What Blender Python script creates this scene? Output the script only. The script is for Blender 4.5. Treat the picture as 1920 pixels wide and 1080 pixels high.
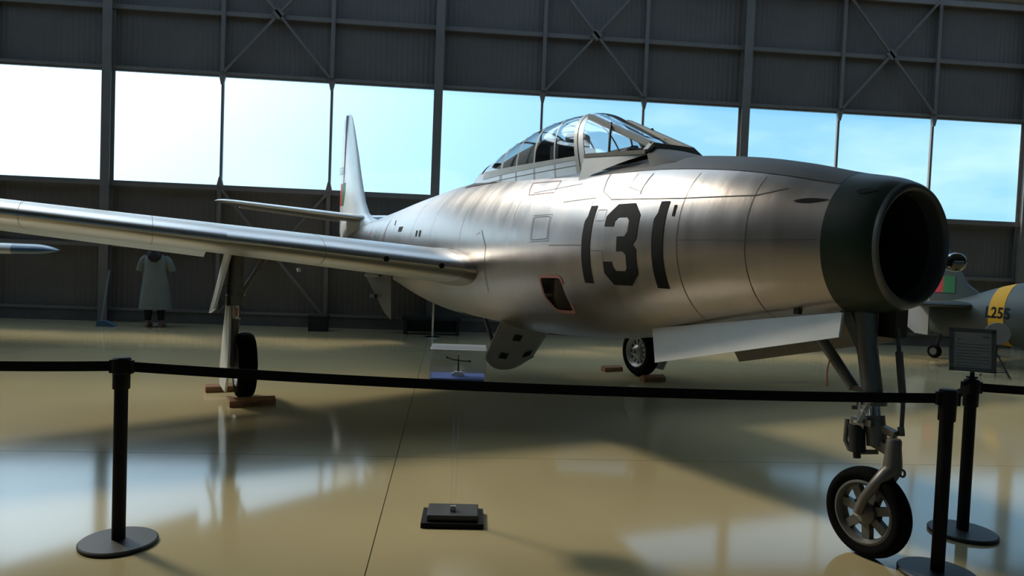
import bpy, bmesh, math, random
import numpy as np
from mathutils import Vector, Matrix
random.seed(7)
for o in list(bpy.data.objects): bpy.data.objects.remove(o)
S = bpy.context.scene
C = S.collection
PI = math.pi

# ------------------------------------------------------------------ camera
CAM_H = 1.4818
PITCH, ROLL = 0.03795, 0.03923
cp, sp, cr, sr = math.cos(PITCH), math.sin(PITCH), math.cos(ROLL), math.sin(ROLL)
fw = Vector((0, cp, -sp)); up = Vector((0, sp, cp)); rt = Vector((1, 0, 0))
r2 = rt*cr + up*sr; u2 = up*cr - rt*sr
cd = bpy.data.cameras.new('camera'); cam = bpy.data.objects.new('camera', cd); C.objects.link(cam)
cd.sensor_width = 36; cd.lens = 1360/1920*36; cd.clip_end = 300; cd.clip_start = .05
M = Matrix((r2, u2, -fw)).transposed().to_4x4(); M.translation = (0, 0, CAM_H)
cam.matrix_world = M
S.camera = cam

# ------------------------------------------------------------------ colour management, sky and sun
S.view_settings.view_transform = 'Standard'; S.view_settings.look = 'None'
S.view_settings.exposure = 0.0; S.view_settings.gamma = 1; S.view_settings.use_curve_mapping = False

SUN_TRAVEL = Vector((.92, -.60, -1.0)).normalized()       # sunlight comes from the back left
sd = bpy.data.lights.new('sun', 'SUN'); sun = bpy.data.objects.new('sun', sd); C.objects.link(sun)
sd.energy = 3.7; sd.angle = math.radians(8); sd.color = (1, .87, .68)
sun.rotation_euler = SUN_TRAVEL.to_track_quat('-Z', 'Y').to_euler(); sun.location = (-10, 30, 30)

def make_world():
    w = bpy.data.worlds.new('sky'); S.world = w; w.use_nodes = True
    nt = w.node_tree; nt.nodes.clear(); N = nt.nodes.new; L = nt.links.new
    out = N('ShaderNodeOutputWorld'); bg = N('ShaderNodeBackground')
    tc = N('ShaderNodeTexCoord'); sx = N('ShaderNodeSeparateXYZ'); L(tc.outputs['Generated'], sx.inputs[0])
    ramp = N('ShaderNodeValToRGB'); L(sx.outputs['Z'], ramp.inputs[0])
    e = ramp.color_ramp.elements
    e[0].position = 0; e[0].color = (.36, .78, 1.06, 1)
    e[1].position = .8; e[1].color = (.09, .27, .62, 1)
    m = e.new(.30); m.color = (.20, .56, .96, 1)
    # brightening of the sky around the sun
    dp = N('ShaderNodeVectorMath'); dp.operation = 'DOT_PRODUCT'; L(tc.outputs['Generated'], dp.inputs[0]); dp.inputs[1].default_value = tuple(-SUN_TRAVEL)
    mx = N('ShaderNodeMath'); mx.operation = 'MAXIMUM'; L(dp.outputs['Value'], mx.inputs[0]); mx.inputs[1].default_value = 0
    pw = N('ShaderNodeMath'); pw.operation = 'POWER'; L(mx.outputs[0], pw.inputs[0]); pw.inputs[1].default_value = 5.0
    gl = N('ShaderNodeMix'); gl.data_type = 'RGBA'; gl.blend_type = 'ADD'; gl.inputs[0].default_value = 1
    gc = N('ShaderNodeVectorMath'); gc.operation = 'SCALE'; gc.inputs[0].default_value = (4.0, 4.7, 5.0); L(pw.outputs[0], gc.inputs['Scale'])
    L(ramp.outputs[0], gl.inputs['A']); L(gc.outputs[0], gl.inputs['B'])
    # thin cloud
    mp = N('ShaderNodeMapping'); L(tc.outputs['Generated'], mp.inputs[0]); mp.inputs['Scale'].default_value = (1.6, 1.6, 5)
    mp.inputs['Location'].default_value = (.3, .1, .4)
    no = N('ShaderNodeTexNoise'); no.inputs['Scale'].default_value = 1.7; no.inputs['Detail'].default_value = 5; L(mp.outputs[0], no.inputs['Vector'])
    cr_ = N('ShaderNodeValToRGB'); cr_.color_ramp.elements[0].position = .52; cr_.color_ramp.elements[1].position = .85; L(no.outputs['Fac'], cr_.inputs[0])
    cm = N('ShaderNodeMix'); cm.data_type = 'RGBA'; L(cr_.outputs[0], cm.inputs[0]); L(gl.outputs['Result'], cm.inputs['A']); cm.inputs['B'].default_value = (.95, 1.25, 1.4, 1)
    L(cm.outputs['Result'], bg.inputs['Color']); bg.inputs['Strength'].default_value = 1.15
    L(bg.outputs[0], out.inputs['Surface'])
make_world()

# ------------------------------------------------------------------ helpers
class MB:
    def __init__(s): s.v = []; s.f = []
    def add(s, vs, fs):
        n = len(s.v); s.v += [tuple(map(float, q)) for q in vs]; s.f += [tuple(i+n for i in f) for f in fs]; return s
    def box(s, c, d, rot=None):
        x, y, z = d[0]/2, d[1]/2, d[2]/2
        vs = [Vector((a, b, e)) for a in (-x, x) for b in (-y, y) for e in (-z, z)]
        if rot is not None: vs = [rot @ q for q in vs]
        c = Vector(c)
        return s.add([q+c for q in vs], [(0,1,3,2),(4,6,7,5),(0,4,5,1),(2,3,7,6),(0,2,6,4),(1,5,7,3)])
    def bar(s, a, b, w, h, upv=(0,0,1)):
        a, b = Vector(a), Vector(b); d = b-a; x = d.normalized(); u = Vector(upv)
        y = u.cross(x)
        if y.length < 1e-5: y = Vector((0,1,0)).cross(x)
        y.normalize(); z = x.cross(y)
        R = Matrix((x, y, z)).transposed()
        return s.box((a+b)/2, (d.length, w, h), R)
    def tube(s, pts, r, n=12, cap=True):
        pts = [Vector(p) for p in pts]; k = len(pts)
        rs = r if isinstance(r, (list, tuple)) else [r]*k
        vs = []; prev = None
        for i, p in enumerate(pts):
            d = (pts[min(i+1, k-1)]-pts[max(i-1, 0)])
            if d.length < 1e-7: d = prev[2]
            d = d.normalized()
            if prev is None:
                a = Vector((0,0,1)) if abs(d.z) < .9 else Vector((1,0,0))
                x = a.cross(d).normalized()
            else:
                x = prev[0]-d*prev[0].dot(d)
                x = x.normalized()
            y = d.cross(x); prev = (x, y, d)
            for j in range(n):
                t = 2*PI*j/n; vs.append(p+(x*math.cos(t)+y*math.sin(t))*rs[i])
        fs = [(i*n+j, i*n+(j+1)%n, (i+1)*n+(j+1)%n, (i+1)*n+j) for i in range(k-1) for j in range(n)]
        if cap: fs += [tuple(reversed(range(n))), tuple(range((k-1)*n, k*n))]
        return s.add(vs, fs)
    def lathe(s, prof, c=(0,0,0), axis='z', n=32, close=False):
        vs = []
        for (r, h) in prof:
            for j in range(n):
                t = 2*PI*j/n; a, b = r*math.cos(t), r*math.sin(t)
                q = {'z': (a, b, h), 'y': (a, h, b), 'x': (h, a, b)}[axis]
                vs.append((q[0]+c[0], q[1]+c[1], q[2]+c[2]))
        k = len(prof); fs = []
        for i in range(k-1 if not close else k):
            i2 = (i+1) % k
            for j in range(n): fs.append((i*n+j, i*n+(j+1)%n, i2*n+(j+1)%n, i2*n+j))
        if not close:
            if prof[0][0] > 1e-4: fs.append(tuple(reversed(range(n))))
            if prof[-1][0] > 1e-4: fs.append(tuple(range((k-1)*n, k*n)))
        return s.add(vs, fs)
    def loft(s, rings, closed=True, caps=(True, True)):
        n = len(rings[0]); k = len(rings); vs = [q for r in rings for q in r]
        fs = [(i*n+j, i*n+(j+1)%n, (i+1)*n+(j+1)%n, (i+1)*n+j) for i in range(k-1) for j in range(n if closed else n-1)]
        if closed and caps[0]: fs.append(tuple(reversed(range(n))))
        if closed and caps[1]: fs.append(tuple(range((k-1)*n, k*n)))
        return s.add(vs, fs)
    def prism(s, poly, fn, t0, t1):
        n = len(poly); vs = [fn(a, b, t0) for a, b in poly]+[fn(a, b, t1) for a, b in poly]
        return s.add(vs, [tuple(range(n)), tuple(reversed(range(n, 2*n)))]+[(i, i+n, (i+1)%n+n, (i+1)%n) for i in range(n)])
    def mesh(s, name, mat, smooth=True, angle=35):
        me = bpy.data.meshes.new(name); me.from_pydata(s.v, [], s.f); me.update()
        bm = bmesh.new(); bm.from_mesh(me); bmesh.ops.remove_doubles(bm, verts=bm.verts, dist=1e-5)
        bmesh.ops.recalc_face_normals(bm, faces=bm.faces); bm.to_mesh(me); bm.free()
        finish(me, mat, smooth, angle); return me

def finish(me, mat, smooth=True, angle=35):
    for p in me.polygons: p.use_smooth = smooth
    if smooth: me.set_sharp_from_angle(angle=math.radians(angle))
    if mat: me.materials.clear(); me.materials.append(mat)

def link(name, me, parent=None):
    o = bpy.data.objects.new(name, me); C.objects.link(o)
    if parent: o.parent = parent
    return o
def obj(name, mb, mat, parent=None, smooth=True, angle=35):
    return link(name, mb.mesh(name, mat, smooth, angle), parent)
def bevel(o, w, seg=2):
    m = o.modifiers.new('bevel', 'BEVEL'); m.width = w; m.segments = seg; m.limit_method = 'ANGLE'; return o
def tag(o, label, cat=None, group=None, kind=None):
    o['label'] = label
    if cat: o['category'] = cat
    if group: o['group'] = group
    if kind: o['kind'] = kind
    return o
def thing(name, loc, label, cat, rz=0, group=None, kind=None):
    o = bpy.data.objects.new(name, None); C.objects.link(o); o.location = loc; o.rotation_euler = (0, 0, rz)
    o.empty_display_size = .2
    return tag(o, label, cat, group, kind)
def copy_tree(o, parent=None):
    c = o.copy(); C.objects.link(c); c.parent = parent
    for ch in list(o.children): copy_tree(ch, c)
    return c
def text_mb(body, size, fn, bold=0.0):
    cu = bpy.data.curves.new('t', 'FONT'); cu.body = body; cu.size = size; cu.offset = bold; cu.resolution_u = 3
    o = bpy.data.objects.new('t', cu); C.objects.link(o)
    dg = bpy.context.evaluated_depsgraph_get(); me = bpy.data.meshes.new_from_object(o.evaluated_get(dg))
    mb = MB(); mb.add([fn(v.co.x, v.co.y) for v in me.vertices], [tuple(p.vertices) for p in me.polygons])
    bpy.data.objects.remove(o); bpy.data.curves.remove(cu); bpy.data.meshes.remove(me)
    return mb
def poly_map(poly, fn, du, dz, origin=(0, 0)):
    """flat polygon cut into a fine grid, then laid on a curved surface"""
    bm = bmesh.new(); vs = [bm.verts.new((a, b, 0)) for a, b in poly]; bm.faces.new(vs)
    xs = [p[0] for p in poly]; ys = [p[1] for p in poly]
    def cut(co, no):
        bmesh.ops.bisect_plane(bm, geom=bm.verts[:]+bm.edges[:]+bm.faces[:], plane_co=co, plane_no=no, dist=1e-6)
    y = min(ys)+dz
    while y < max(ys): cut((0, y, 0), (0, 1, 0)); y += dz
    x = min(xs)+du
    while x < max(xs): cut((x, 0, 0), (1, 0, 0)); x += du
    bmesh.ops.triangulate(bm, faces=bm.faces[:])
    bm.verts.ensure_lookup_table(); bm.verts.index_update()
    mb = MB(); mb.add([fn(v.co.x, v.co.y) for v in bm.verts], [tuple(v.index for v in f.verts) for f in bm.faces]); bm.free()
    return mb

# ------------------------------------------------------------------ materials
MATS = {}
def mat(name, col, rough=.5, metal=0., spec=.5, var=0., vscale=6., bump=0., bscale=40., stretch=(1,1,1), coat=0., rvar=0., emit=None):
    if name in MATS: return MATS[name]
    m = bpy.data.materials.new(name); m.use_nodes = True; MATS[name] = m
    nt = m.node_tree; b = nt.nodes['Principled BSDF']; N = nt.nodes.new; L = nt.links.new
    b.inputs['Base Color'].default_value = (*col, 1); b.inputs['Roughness'].default_value = rough
    b.inputs['Metallic'].default_value = metal; b.inputs['Specular IOR Level'].default_value = spec
    b.inputs['Coat Weight'].default_value = coat; b.inputs['Coat Roughness'].default_value = .08
    if var or bump or rvar:
        tc = N('ShaderNodeTexCoord'); mp = N('ShaderNodeMapping'); mp.inputs['Scale'].default_value = stretch
        L(tc.outputs['Object'], mp.inputs[0])
    if var or rvar:
        no = N('ShaderNodeTexNoise'); no.inputs['Scale'].default_value = vscale; no.inputs['Detail'].default_value = 4; L(mp.outputs[0], no.inputs['Vector'])
    if var:
        mr = N('ShaderNodeMapRange'); mr.inputs['From Min'].default_value = .25; mr.inputs['From Max'].default_value = .75
        mr.inputs['To Min'].default_value = 1-var; mr.inputs['To Max'].default_value = 1+var; L(no.outputs['Fac'], mr.inputs[0])
        vm = N('ShaderNodeVectorMath'); vm.operation = 'SCALE'; vm.inputs[0].default_value = col; L(mr.outputs[0], vm.inputs['Scale'])
        L(vm.outputs[0], b.inputs['Base Color'])
    if rvar:
        mr = N('ShaderNodeMapRange'); mr.inputs['From Min'].default_value = .25; mr.inputs['From Max'].default_value = .75
        mr.inputs['To Min'].default_value = rough-rvar; mr.inputs['To Max'].default_value = rough+rvar; L(no.outputs['Fac'], mr.inputs[0])
        L(mr.outputs[0], b.inputs['Roughness'])
    if bump:
        n2 = N('ShaderNodeTexNoise'); n2.inputs['Scale'].default_value = bscale; n2.inputs['Detail'].default_value = 3; L(mp.outputs[0], n2.inputs['Vector'])
        bp = N('ShaderNodeBump'); bp.inputs['Strength'].default_value = 1; bp.inputs['Distance'].default_value = bump; L(n2.outputs['Fac'], bp.inputs['Height']); L(bp.outputs[0], b.inputs['Normal'])
    if emit: b.inputs['Emission Color'].default_value = (*emit[0], 1); b.inputs['Emission Strength'].default_value = emit[1]
    return m
def clear_mat(name, tint, gloss=.06, haze=0., rough=.05, fres=True):
    if name in MATS: return MATS[name]
    m = bpy.data.materials.new(name); m.use_nodes = True; MATS[name] = m
    nt = m.node_tree; nt.nodes.clear(); N = nt.nodes.new; L = nt.links.new
    out = N('ShaderNodeOutputMaterial'); tr = N('ShaderNodeBsdfTransparent'); tr.inputs[0].default_value = (*tint, 1)
    gl = N('ShaderNodeBsdfGlossy'); gl.inputs['Roughness'].default_value = rough; gl.inputs[0].default_value = (1, 1, 1, 1)
    mx = N('ShaderNodeMixShader')
    if fres:
        lw = N('ShaderNodeLayerWeight'); lw.inputs['Blend'].default_value = .5
        p4 = N('ShaderNodeMath'); p4.operation = 'POWER'; L(lw.outputs['Facing'], p4.inputs[0]); p4.inputs[1].default_value = 4
        ma = N('ShaderNodeMath'); ma.operation = 'MULTIPLY_ADD'; L(p4.outputs[0], ma.inputs[0]); ma.inputs[1].default_value = .7; ma.inputs[2].default_value = gloss; L(ma.outputs[0], mx.inputs[0])
    else: mx.inputs[0].default_value = gloss
    last = tr
    if haze:
        tl = N('ShaderNodeBsdfTranslucent'); tl.inputs[0].default_value = (.9, .93, .95, 1)
        m2 = N('ShaderNodeMixShader'); m2.inputs[0].default_value = haze; L(tr.outputs[0], m2.inputs[1]); L(tl.outputs[0], m2.inputs[2]); last = m2
    L(last.outputs[0], mx.inputs[1]); L(gl.outputs[0], mx.inputs[2]); L(mx.outputs[0], out.inputs['Surface'])
    return m
m_floor = mat('floor_epoxy', (.42, .345, .19), rough=.10, spec=.46, var=.06, vscale=.5, rvar=.025)
m_joint = mat('floor_joint', (.16, .135, .09), .8)
m_clad = mat('wall_cladding', (.15, .127, .106), .6, var=.10, vscale=1.2)
m_steel = mat('wall_steel', (.20, .175, .152), .5, var=.10, vscale=3)
m_conc = mat('plinth_concrete', (.13, .115, .10), .85, var=.15, vscale=3)
m_roof = mat('roof_sheet', (.16, .16, .155), .7, var=.05)
m_pane = clear_mat('window_sheet', (.95, .97, .98), gloss=.04, haze=.05, rough=.1, fres=False)
m_alum = mat('bare_aluminium', (.42, .375, .352), .33, metal=.88, var=.08, vscale=3.0, stretch=(2.2, .5, .5), rvar=.05, bump=.0012, bscale=7)
m_alum_w = mat('wing_aluminium', (.58, .565, .55), .36, metal=.92, var=.06, vscale=2.0, stretch=(1, .25, 1), rvar=.03)
m_alum_d = mat('dull_aluminium_paint', (.42, .41, .40), .42, metal=.35, var=.08, vscale=5)
m_white_al = mat('silver_paint', (.72, .72, .70), .4, metal=.15, var=.05, vscale=4)
m_green = mat('dark_green_paint', (.012, .026, .014), .38, spec=.4, var=.2, vscale=5)
m_lip = mat('grey_lip_paint', (.12, .12, .12), .4, metal=.3)
m_glare = mat('anti_glare_paint', (.075, .068, .06), .55, var=.15, vscale=4)
m_black = mat('matt_black', (.008, .008, .008), .6)
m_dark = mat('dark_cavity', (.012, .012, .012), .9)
m_num = mat('numeral_black', (.010, .010, .010), .7, spec=.2, var=.3, vscale=9)
m_red = mat('marking_red', (.55, .035, .04), .5)
m_pink = mat('marking_faded_red', (.50, .22, .20), .5)
m_gflag = mat('marking_green', (.03, .16, .05), .5)
m_seam = mat('panel_seam', (.10, .095, .09), .6, metal=.3)
m_rivet = mat('rivet', (.20, .19, .18), .5, metal=.6)
m_frame = mat('canopy_frame_paint', (.30, .275, .24), .42, metal=.45, var=.1, vscale=6)
m_glass = clear_mat('canopy_glass', (.86, .90, .92), gloss=.09, rough=.05)
m_acryl = clear_mat('acrylic_sheet', (.965, .97, .975), rough=.02)
m_gear = mat('gear_grey_paint', (.16, .15, .135), .42, metal=.3, var=.12, vscale=12)
m_chrome = mat('chrome', (.75, .75, .74), .12, metal=1)
m_tyre = mat('tyre_rubber', (.005, .005, .005), .85, spec=.05, bump=.0005, bscale=60)
m_rim = mat('wheel_rim_grey', (.13, .128, .122), .4, metal=.4, var=.1, vscale=10)
m_rim_l = mat('wheel_rim_silver', (.50, .50, .49), .4, metal=.4)
m_wood = mat('chock_wood', (.36, .17, .07), .6, var=.18, vscale=14, stretch=(6, 1, 1))
m_post = mat('stanchion_black', (.004, .004, .004), .5, spec=.2)
m_base = mat('stanchion_base_black', (.030, .029, .028), .45, spec=.5)
m_belt = mat('belt_webbing', (.004, .004, .004), .8, spec=.2)
m_paper = mat('sign_paper', (.55, .52, .50), .7)
m_ink = mat('sign_ink', (.16, .15, .15), .7)
m_camo = mat('camouflage_paint', (.052, .062, .056), .5, var=.25, vscale=1.5)
m_camo_l = mat('pale_tail_paint', (.26, .265, .26), .5)
m_yellow = mat('yellow_band_paint', (.70, .34, .02), .65, spec=.25)
m_bluep = mat('blue_wingtip_paint', (.05, .11, .19), .35)
m_whitew = mat('white_wing_paint', (.50, .50, .47), .35)
m_skin = mat('skin', (.36, .20, .14), .55)
m_hair = mat('dark_hair', (.022, .012, .010), .5)
m_coat = mat('pale_green_cloth', (.19, .222, .203), .85, var=.06, vscale=6)
m_legging = mat('black_cloth', (.008, .008, .009), .85)
m_shoe = mat('tan_shoe', (.30, .16, .13), .6)
m_mop = mat('blue_plastic', (.06, .13, .20), .45)
m_handle = mat('pale_blue_handle', (.22, .28, .33), .4)
m_orange = mat('orange_paint', (.75, .22, .08), .5)
m_bluefelt = mat('blue_felt', (.05, .09, .32), .8)
m_bronze = mat('dark_bronze', (.06, .045, .04), .4, metal=.6)
m_whitep = mat('white_plaster', (.65, .65, .63), .6)
m_bench = mat('dark_bench', (.02, .02, .02), .6)

# ------------------------------------------------------------------ hangar shell (wall frame: X along the wall, Y outwards)
WA = 0.08704552; WD = 14.5622; PANE = 2.07358; S0 = -6.55985
SILL, HEAD, GIRT_U, GIRT_L, BEAM, TOPZ, BASEZ = 2.707, 4.815, 6.01, 1.48, 7.215, 8.3, .25
ct, st = math.cos(WA), math.sin(WA)
def WF(s, n, z=0):                       # point given along the wall, distance n from the camera's foot, height
    return Vector((ct*s - st*n, st*s + ct*n, z))
I0, I1 = -6, 16
wall = thing('wall_back', WF(0, WD), 'dark corrugated hangar wall with a steel frame and a long window band', 'wall', WA, kind='structure')
def corrugated(h):
    mb = MB(); k = 20; p = PANE/k; xs = []
    for i in range(k):
        x = i*p; xs += [(x, 0), (x+p*.28, 0), (x+p*.42, -.0045), (x+p*.86, -.0045)]
    xs.append((PANE, 0))
    vs = [(x, y, z) for z in (0, h) for x, y in xs]; n = len(xs)
    mb.add(vs, [(i, i+1, n+i+1, n+i) for i in range(n-1)])
    mb.add([(x, .06, z) for x, z in ((0,0),(PANE,0),(PANE,h),(0,h))], [(0,1,2,3)])
    return mb.mesh('cladding_panel', m_clad, False)
for z0, z1 in ((BASEZ, GIRT_L), (GIRT_L, SILL-.04), (HEAD+.04, GIRT_U), (GIRT_U, BEAM), (BEAM, 7.6)):
    me = corrugated(z1-z0)
    for i in range(I0, I1):
        o = link('cladding_panel', me, wall); o.location = (S0+i*PANE, .10, z0)
for z, h, d in ((GIRT_L, .075, .07), (GIRT_U, .085, .07), (BEAM, .11, .08), (SILL-.05, .07, .09), (HEAD+.05, .06, .09), (BASEZ, .05, .06)):
    me = MB().box((PANE*1.5, 0, 0), (PANE*3-.01, d, h)).mesh('girt', m_steel, False)
    for i in range(I0, I1-2, 3):
        if i % 3 == 0:
            o = link('girt', me, wall); o.location = (S0+i*PANE, .035, z)
def hsec(h, b, d, t):
    mb = MB(); mb.box((0, -d/2, h/2), (b, t, h)); mb.box((0, d/2, h/2), (b, t, h)); mb.box((0, 0, h/2), (t, d, h)); return mb
me = hsec(TOPZ, .17, .18, .012).mesh('column', m_steel, False)
for i in range(I0, I1+1, 3):
    o = link('column', me, wall); o.location = (S0+i*PANE, -.06, 0)
me_u = hsec(TOPZ-HEAD-.08, .075, .07, .008).mesh('wall_post', m_steel, False)
me_l = hsec(SILL-.08-BASEZ, .075, .07, .008).mesh('wall_post', m_steel, False)
gus = MB().prism([(-.065, 0), (.065, 0), (.022, -.19), (-.022, -.19)], lambda a, b, t: (a, t, b), -.03, .03).mesh('gusset', m_steel, False)
gus2 = MB().prism([(-.065, 0), (.065, 0), (.022, .19), (-.022, .19)], lambda a, b, t: (a, t, b), -.03, .03).mesh('gusset', m_steel, False)
for i in range(I0, I1+1):
    if i % 3 == 0: continue
    x = S0+i*PANE
    o = link('wall_post', me_u, wall); o.location = (x, .01, HEAD+.08)
    o = link('wall_post', me_l, wall); o.location = (x, .01, BASEZ)
    o = link('gusset', gus, wall); o.location = (x, .01, HEAD+.02)
    o = link('gusset', gus2, wall); o.location = (x, .01, SILL-.02)
for z0, z1 in ((BASEZ, SILL-.08), (HEAD+.08, BEAM)):
    a = MB().bar((.04, -.02, z0), (PANE-.04, -.02, z1), .05, .045).mesh('brace', m_steel, False)
    b = MB().bar((.04, -.035, z1), (PANE-.04, -.035, z0), .05, .045).mesh('brace', m_steel, False)
    pl = MB().box((PANE/2, -.03, (z0+z1)/2), (.17, .06, .17), Matrix.Rotation(PI/4, 3, 'Y')).mesh('brace_plate', m_steel, False)
    for i in range(I0, I1):
        if i % 3 == 1:
            for nm, me in (('brace', a), ('brace', b), ('brace_plate', pl)):
                o = link(nm, me, wall); o.location = (S0+i*PANE, 0, 0)
obj('plinth', MB().box((S0+(I0+I1)/2*PANE, .12, BASEZ/2), ((I1-I0)*PANE, .2, BASEZ)), m_conc, wall, False)
pane_me = MB().box((0, 0, (HEAD-SILL)/2), (PANE-.03, .012, HEAD-SILL)).mesh('pane', m_pane, False)
rail_b = MB().box((0, -.02, .0), (PANE-.01, .06, .03)).mesh('bottom_rail', m_steel, False)
rail_t = MB().box((0, -.02, HEAD-SILL), (PANE-.01, .06, .03)).mesh('top_rail', m_steel, False)
mull = MB().box((PANE/2, -.01, (HEAD-SILL)/2), (.045, .06, HEAD-SILL)).mesh('mullion', m_steel, False)
place = {-1: 'leftmost, cut by the photo edge', 0: 'first one right of the left column', 1: 'second one right of the left column', 2: 'behind the tail fin of the jet',
         3: 'just right of the centre column', 4: 'above the rear of the canopy', 5: 'above the windscreen of the jet', 6: 'first right of the right column', 7: 'second right of the right column', 8: 'rightmost, above the nose intake'}
for n, i in enumerate(range(-4, 12)):
    w = thing('window_%d' % (n+1), WF(S0+(i+.5)*PANE, WD+.06, SILL), 'tall translucent hangar window pane, '+place.get(i, 'beyond the %s edge of the photo' % ('left' if i < 0 else 'right')), 'window', WA, kind='structure')
    link('pane', pane_me, w); link('bottom_rail', rail_b, w); link('top_rail', rail_t, w)
    if (i+1) % 3: link('mullion', mull, w)
# blank infill of the window band beyond the glazed bays
for i in list(range(I0, -4))+list(range(12, I1)):
    o = link('cladding_panel', corrugated(HEAD-SILL+.08), wall); o.location = (S0+i*PANE, .10, SILL-.04)

clp = MB().box((PANE/2, .06, (TOPZ-7.6)/2), (PANE-.06, .012, TOPZ-7.6)).mesh('added_clerestory_pane', m_pane, False)  # unseen glazing above, added to let sun onto the rear fuselage
for i in range(I0, I1):
    o = link('added_clerestory_pane', clp, wall); o.location = (S0+i*PANE, 0, 7.6)

# floor: slabs with recessed joints on the column lines
floor = thing('floor', WF(0, 0, 0), 'glossy beige epoxy hangar floor with fine slab joints', 'floor', WA, kind='structure')
BAY = PANE*3; gap = .005
obj('joint_bed', MB().box((3, 0, -.08), (56, 34, .1)), m_joint, floor, False)
nl = [5.36-3*BAY, 5.36-2*BAY, 5.36-BAY, 5.36, 5.36+BAY, WD+.02]
xs0 = S0-3*BAY
for a in range(8):
    for b in range(len(nl)-1):
        x0, x1, y0, y1 = xs0+a*BAY+gap/2, xs0+(a+1)*BAY-gap/2, nl[b]+gap/2, nl[b+1]-gap/2
        obj('floor_slab', MB().box(((x0+x1)/2, (y0+y1)/2, -.02), (x1-x0, y1-y0, .04)), m_floor, floor, False)

# roof with a rooflight strip next to the window wall, side walls and the wall behind the camera
XL, XR, YB = S0+I0*PANE, S0+I1*PANE, -12.6
SL = .16
def rz(n): return TOPZ+(WD-n)*SL
ceil_ = thing('ceiling', WF(0, 0, 0), 'grey sheet roof of the hangar with rooflight strips', 'ceiling', WA, kind='structure')
def roof_piece(name, n0, n1, x0, x1, m, t=.06):
    mb = MB(); mb.add([(x, n, rz(n)+e) for e in (0, t) for n in (n0, n1) for x in (x0, x1)], [(0,1,3,2),(4,6,7,5),(0,4,5,1),(2,3,7,6),(0,2,6,4),(1,5,7,3)])
    return obj(name, mb, m, ceil_, False)
RL0, RL1 = 9.2, 14.3
roof_piece('roof_sheet', RL1, WD+.4, XL, XR, m_roof)
roof_piece('roof_sheet', YB, RL0, XL, XR, m_roof)
k = 0
x = XL
while x < XR-.01:
    x1 = min(x+PANE, XR)
    roof_piece('rooflight_sheet', RL0, RL1, x+.10, x1-.10, m_pane, .012)
    roof_piece('rafter_strip', RL0, RL1, x-.10, x+.10, m_steel, .12)
    x = x1
for n in (11.2, 12.6):
    roof_piece('purlin', n, n+.1, XL, XR, m_steel, .14)
wl = obj('wall_left', MB().box((XL-.1, (WD+YB)/2, 6), (.2, WD-YB, 12)), m_clad, None, False); wr = obj('wall_right', MB().box((XR+.1, (WD+YB)/2, 6), (.2, WD-YB, 12)), m_clad, None, False)
for w, t_ in ((wl, 'left'), (wr, 'right')):
    w.rotation_euler = (0, 0, WA); tag(w, 'dark side wall of the hangar beyond the %s edge' % t_, 'wall', kind='structure')
wfront = thing('wall_front', WF(0, YB, 0), 'hangar wall behind the camera with a long window band', 'wall', WA, kind='structure')
FS, FH = 3.3, 4.2
obj('lower_wall', MB().box(((XL+XR)/2, 0, FS/2), (XR-XL, .2, FS)), m_clad, wfront, False)
obj('upper_wall', MB().box(((XL+XR)/2, 0, (FH+13)/2), (XR-XL, .2, 13-FH)), m_clad, wfront, False)
for i in range(I0, I1+1, 3):
    o = obj('column', MB().box((S0+i*PANE, 0, (FS+FH)/2), (.2, .22, FH-FS)), m_steel, wfront, False)
    if i+3 <= I1: obj('pane', MB().box((S0+(i+1.5)*PANE, 0, (FS+FH)/2), (3*PANE-.2, .012, FH-FS)), m_pane, wfront, False)
pipe = obj('trim_1', MB().tube([WF(4, WD-.35, BEAM+.02), WF(XR-1, WD-.35, BEAM+.02)], .075, 14), m_steel)
tag(pipe, 'dark round pipe high on the wall at the top right', 'pipe', kind='structure')

# ------------------------------------------------------------------ the jet: local X forward (u), Y to port (-v), Z up
HEADING = math.radians(-62.342)
jet = thing('jet_aircraft', (-.412, 8.404, 0), 'silver jet fighter numbered 131 with dark green nose and open air intake', 'aircraft', HEADING)
SEC = [(5.29,1.637,.318),(5.2,1.64,.35),(4.97,1.645,.392),(4.65,1.655,.462),(4.25,1.66,.535),(3.7,1.64,.622),(3.2,1.61,.68),(2.7,1.59,.72),(2.1,1.58,.752),(1.56,1.572,.77),(.74,1.575,.775),(0,1.582,.758),(-.76,1.58,.712),(-1.5,1.595,.642),(-2.2,1.615,.56),(-3.3,1.645,.44),(-4.2,1.635,.36),(-5.0,1.60,.292),(-5.65,1.545,.25),(-6.35,1.53,.225)]
SEC = np.array(SEC[::-1])
def hermite(xs, ys, x):
    i = min(max(int(np.searchsorted(xs, x))-1, 0), len(xs)-2)
    def sl(k):
        if k <= 0: return (ys[1]-ys[0])/(xs[1]-xs[0])
        if k >= len(xs)-1: return (ys[-1]-ys[-2])/(xs[-1]-xs[-2])
        return (ys[k+1]-ys[k-1])/(xs[k+1]-xs[k-1])
    h = xs[i+1]-xs[i]; t = (x-xs[i])/h
    return ((2*t**3-3*t*t+1)*ys[i]+(t**3-2*t*t+t)*h*sl(i)+(-2*t**3+3*t*t)*ys[i+1]+(t**3-t*t)*h*sl(i+1))
WR = .88
def sec(u): return hermite(SEC[:,0], SEC[:,1], u), hermite(SEC[:,0], SEC[:,2], u)
def A(u, v, z): return (u, -v, z)
def F(u, th, off=0.):                    # th measured from the top, positive to starboard
    zc, a = sec(u); b = a*WR; v, z = b*math.sin(th), a*math.cos(th)
    n = Vector((0, v/b**2, z/a**2)).normalized()
    return A(u, v+n.y*off, zc+z+n.z*off)
def SD(u, z, off=0., side=1):            # point of the flank at height z
    zc, a = sec(u); c = max(-1, min(1, (z-zc)/a)); return F(u, side*math.acos(c), off)
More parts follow.
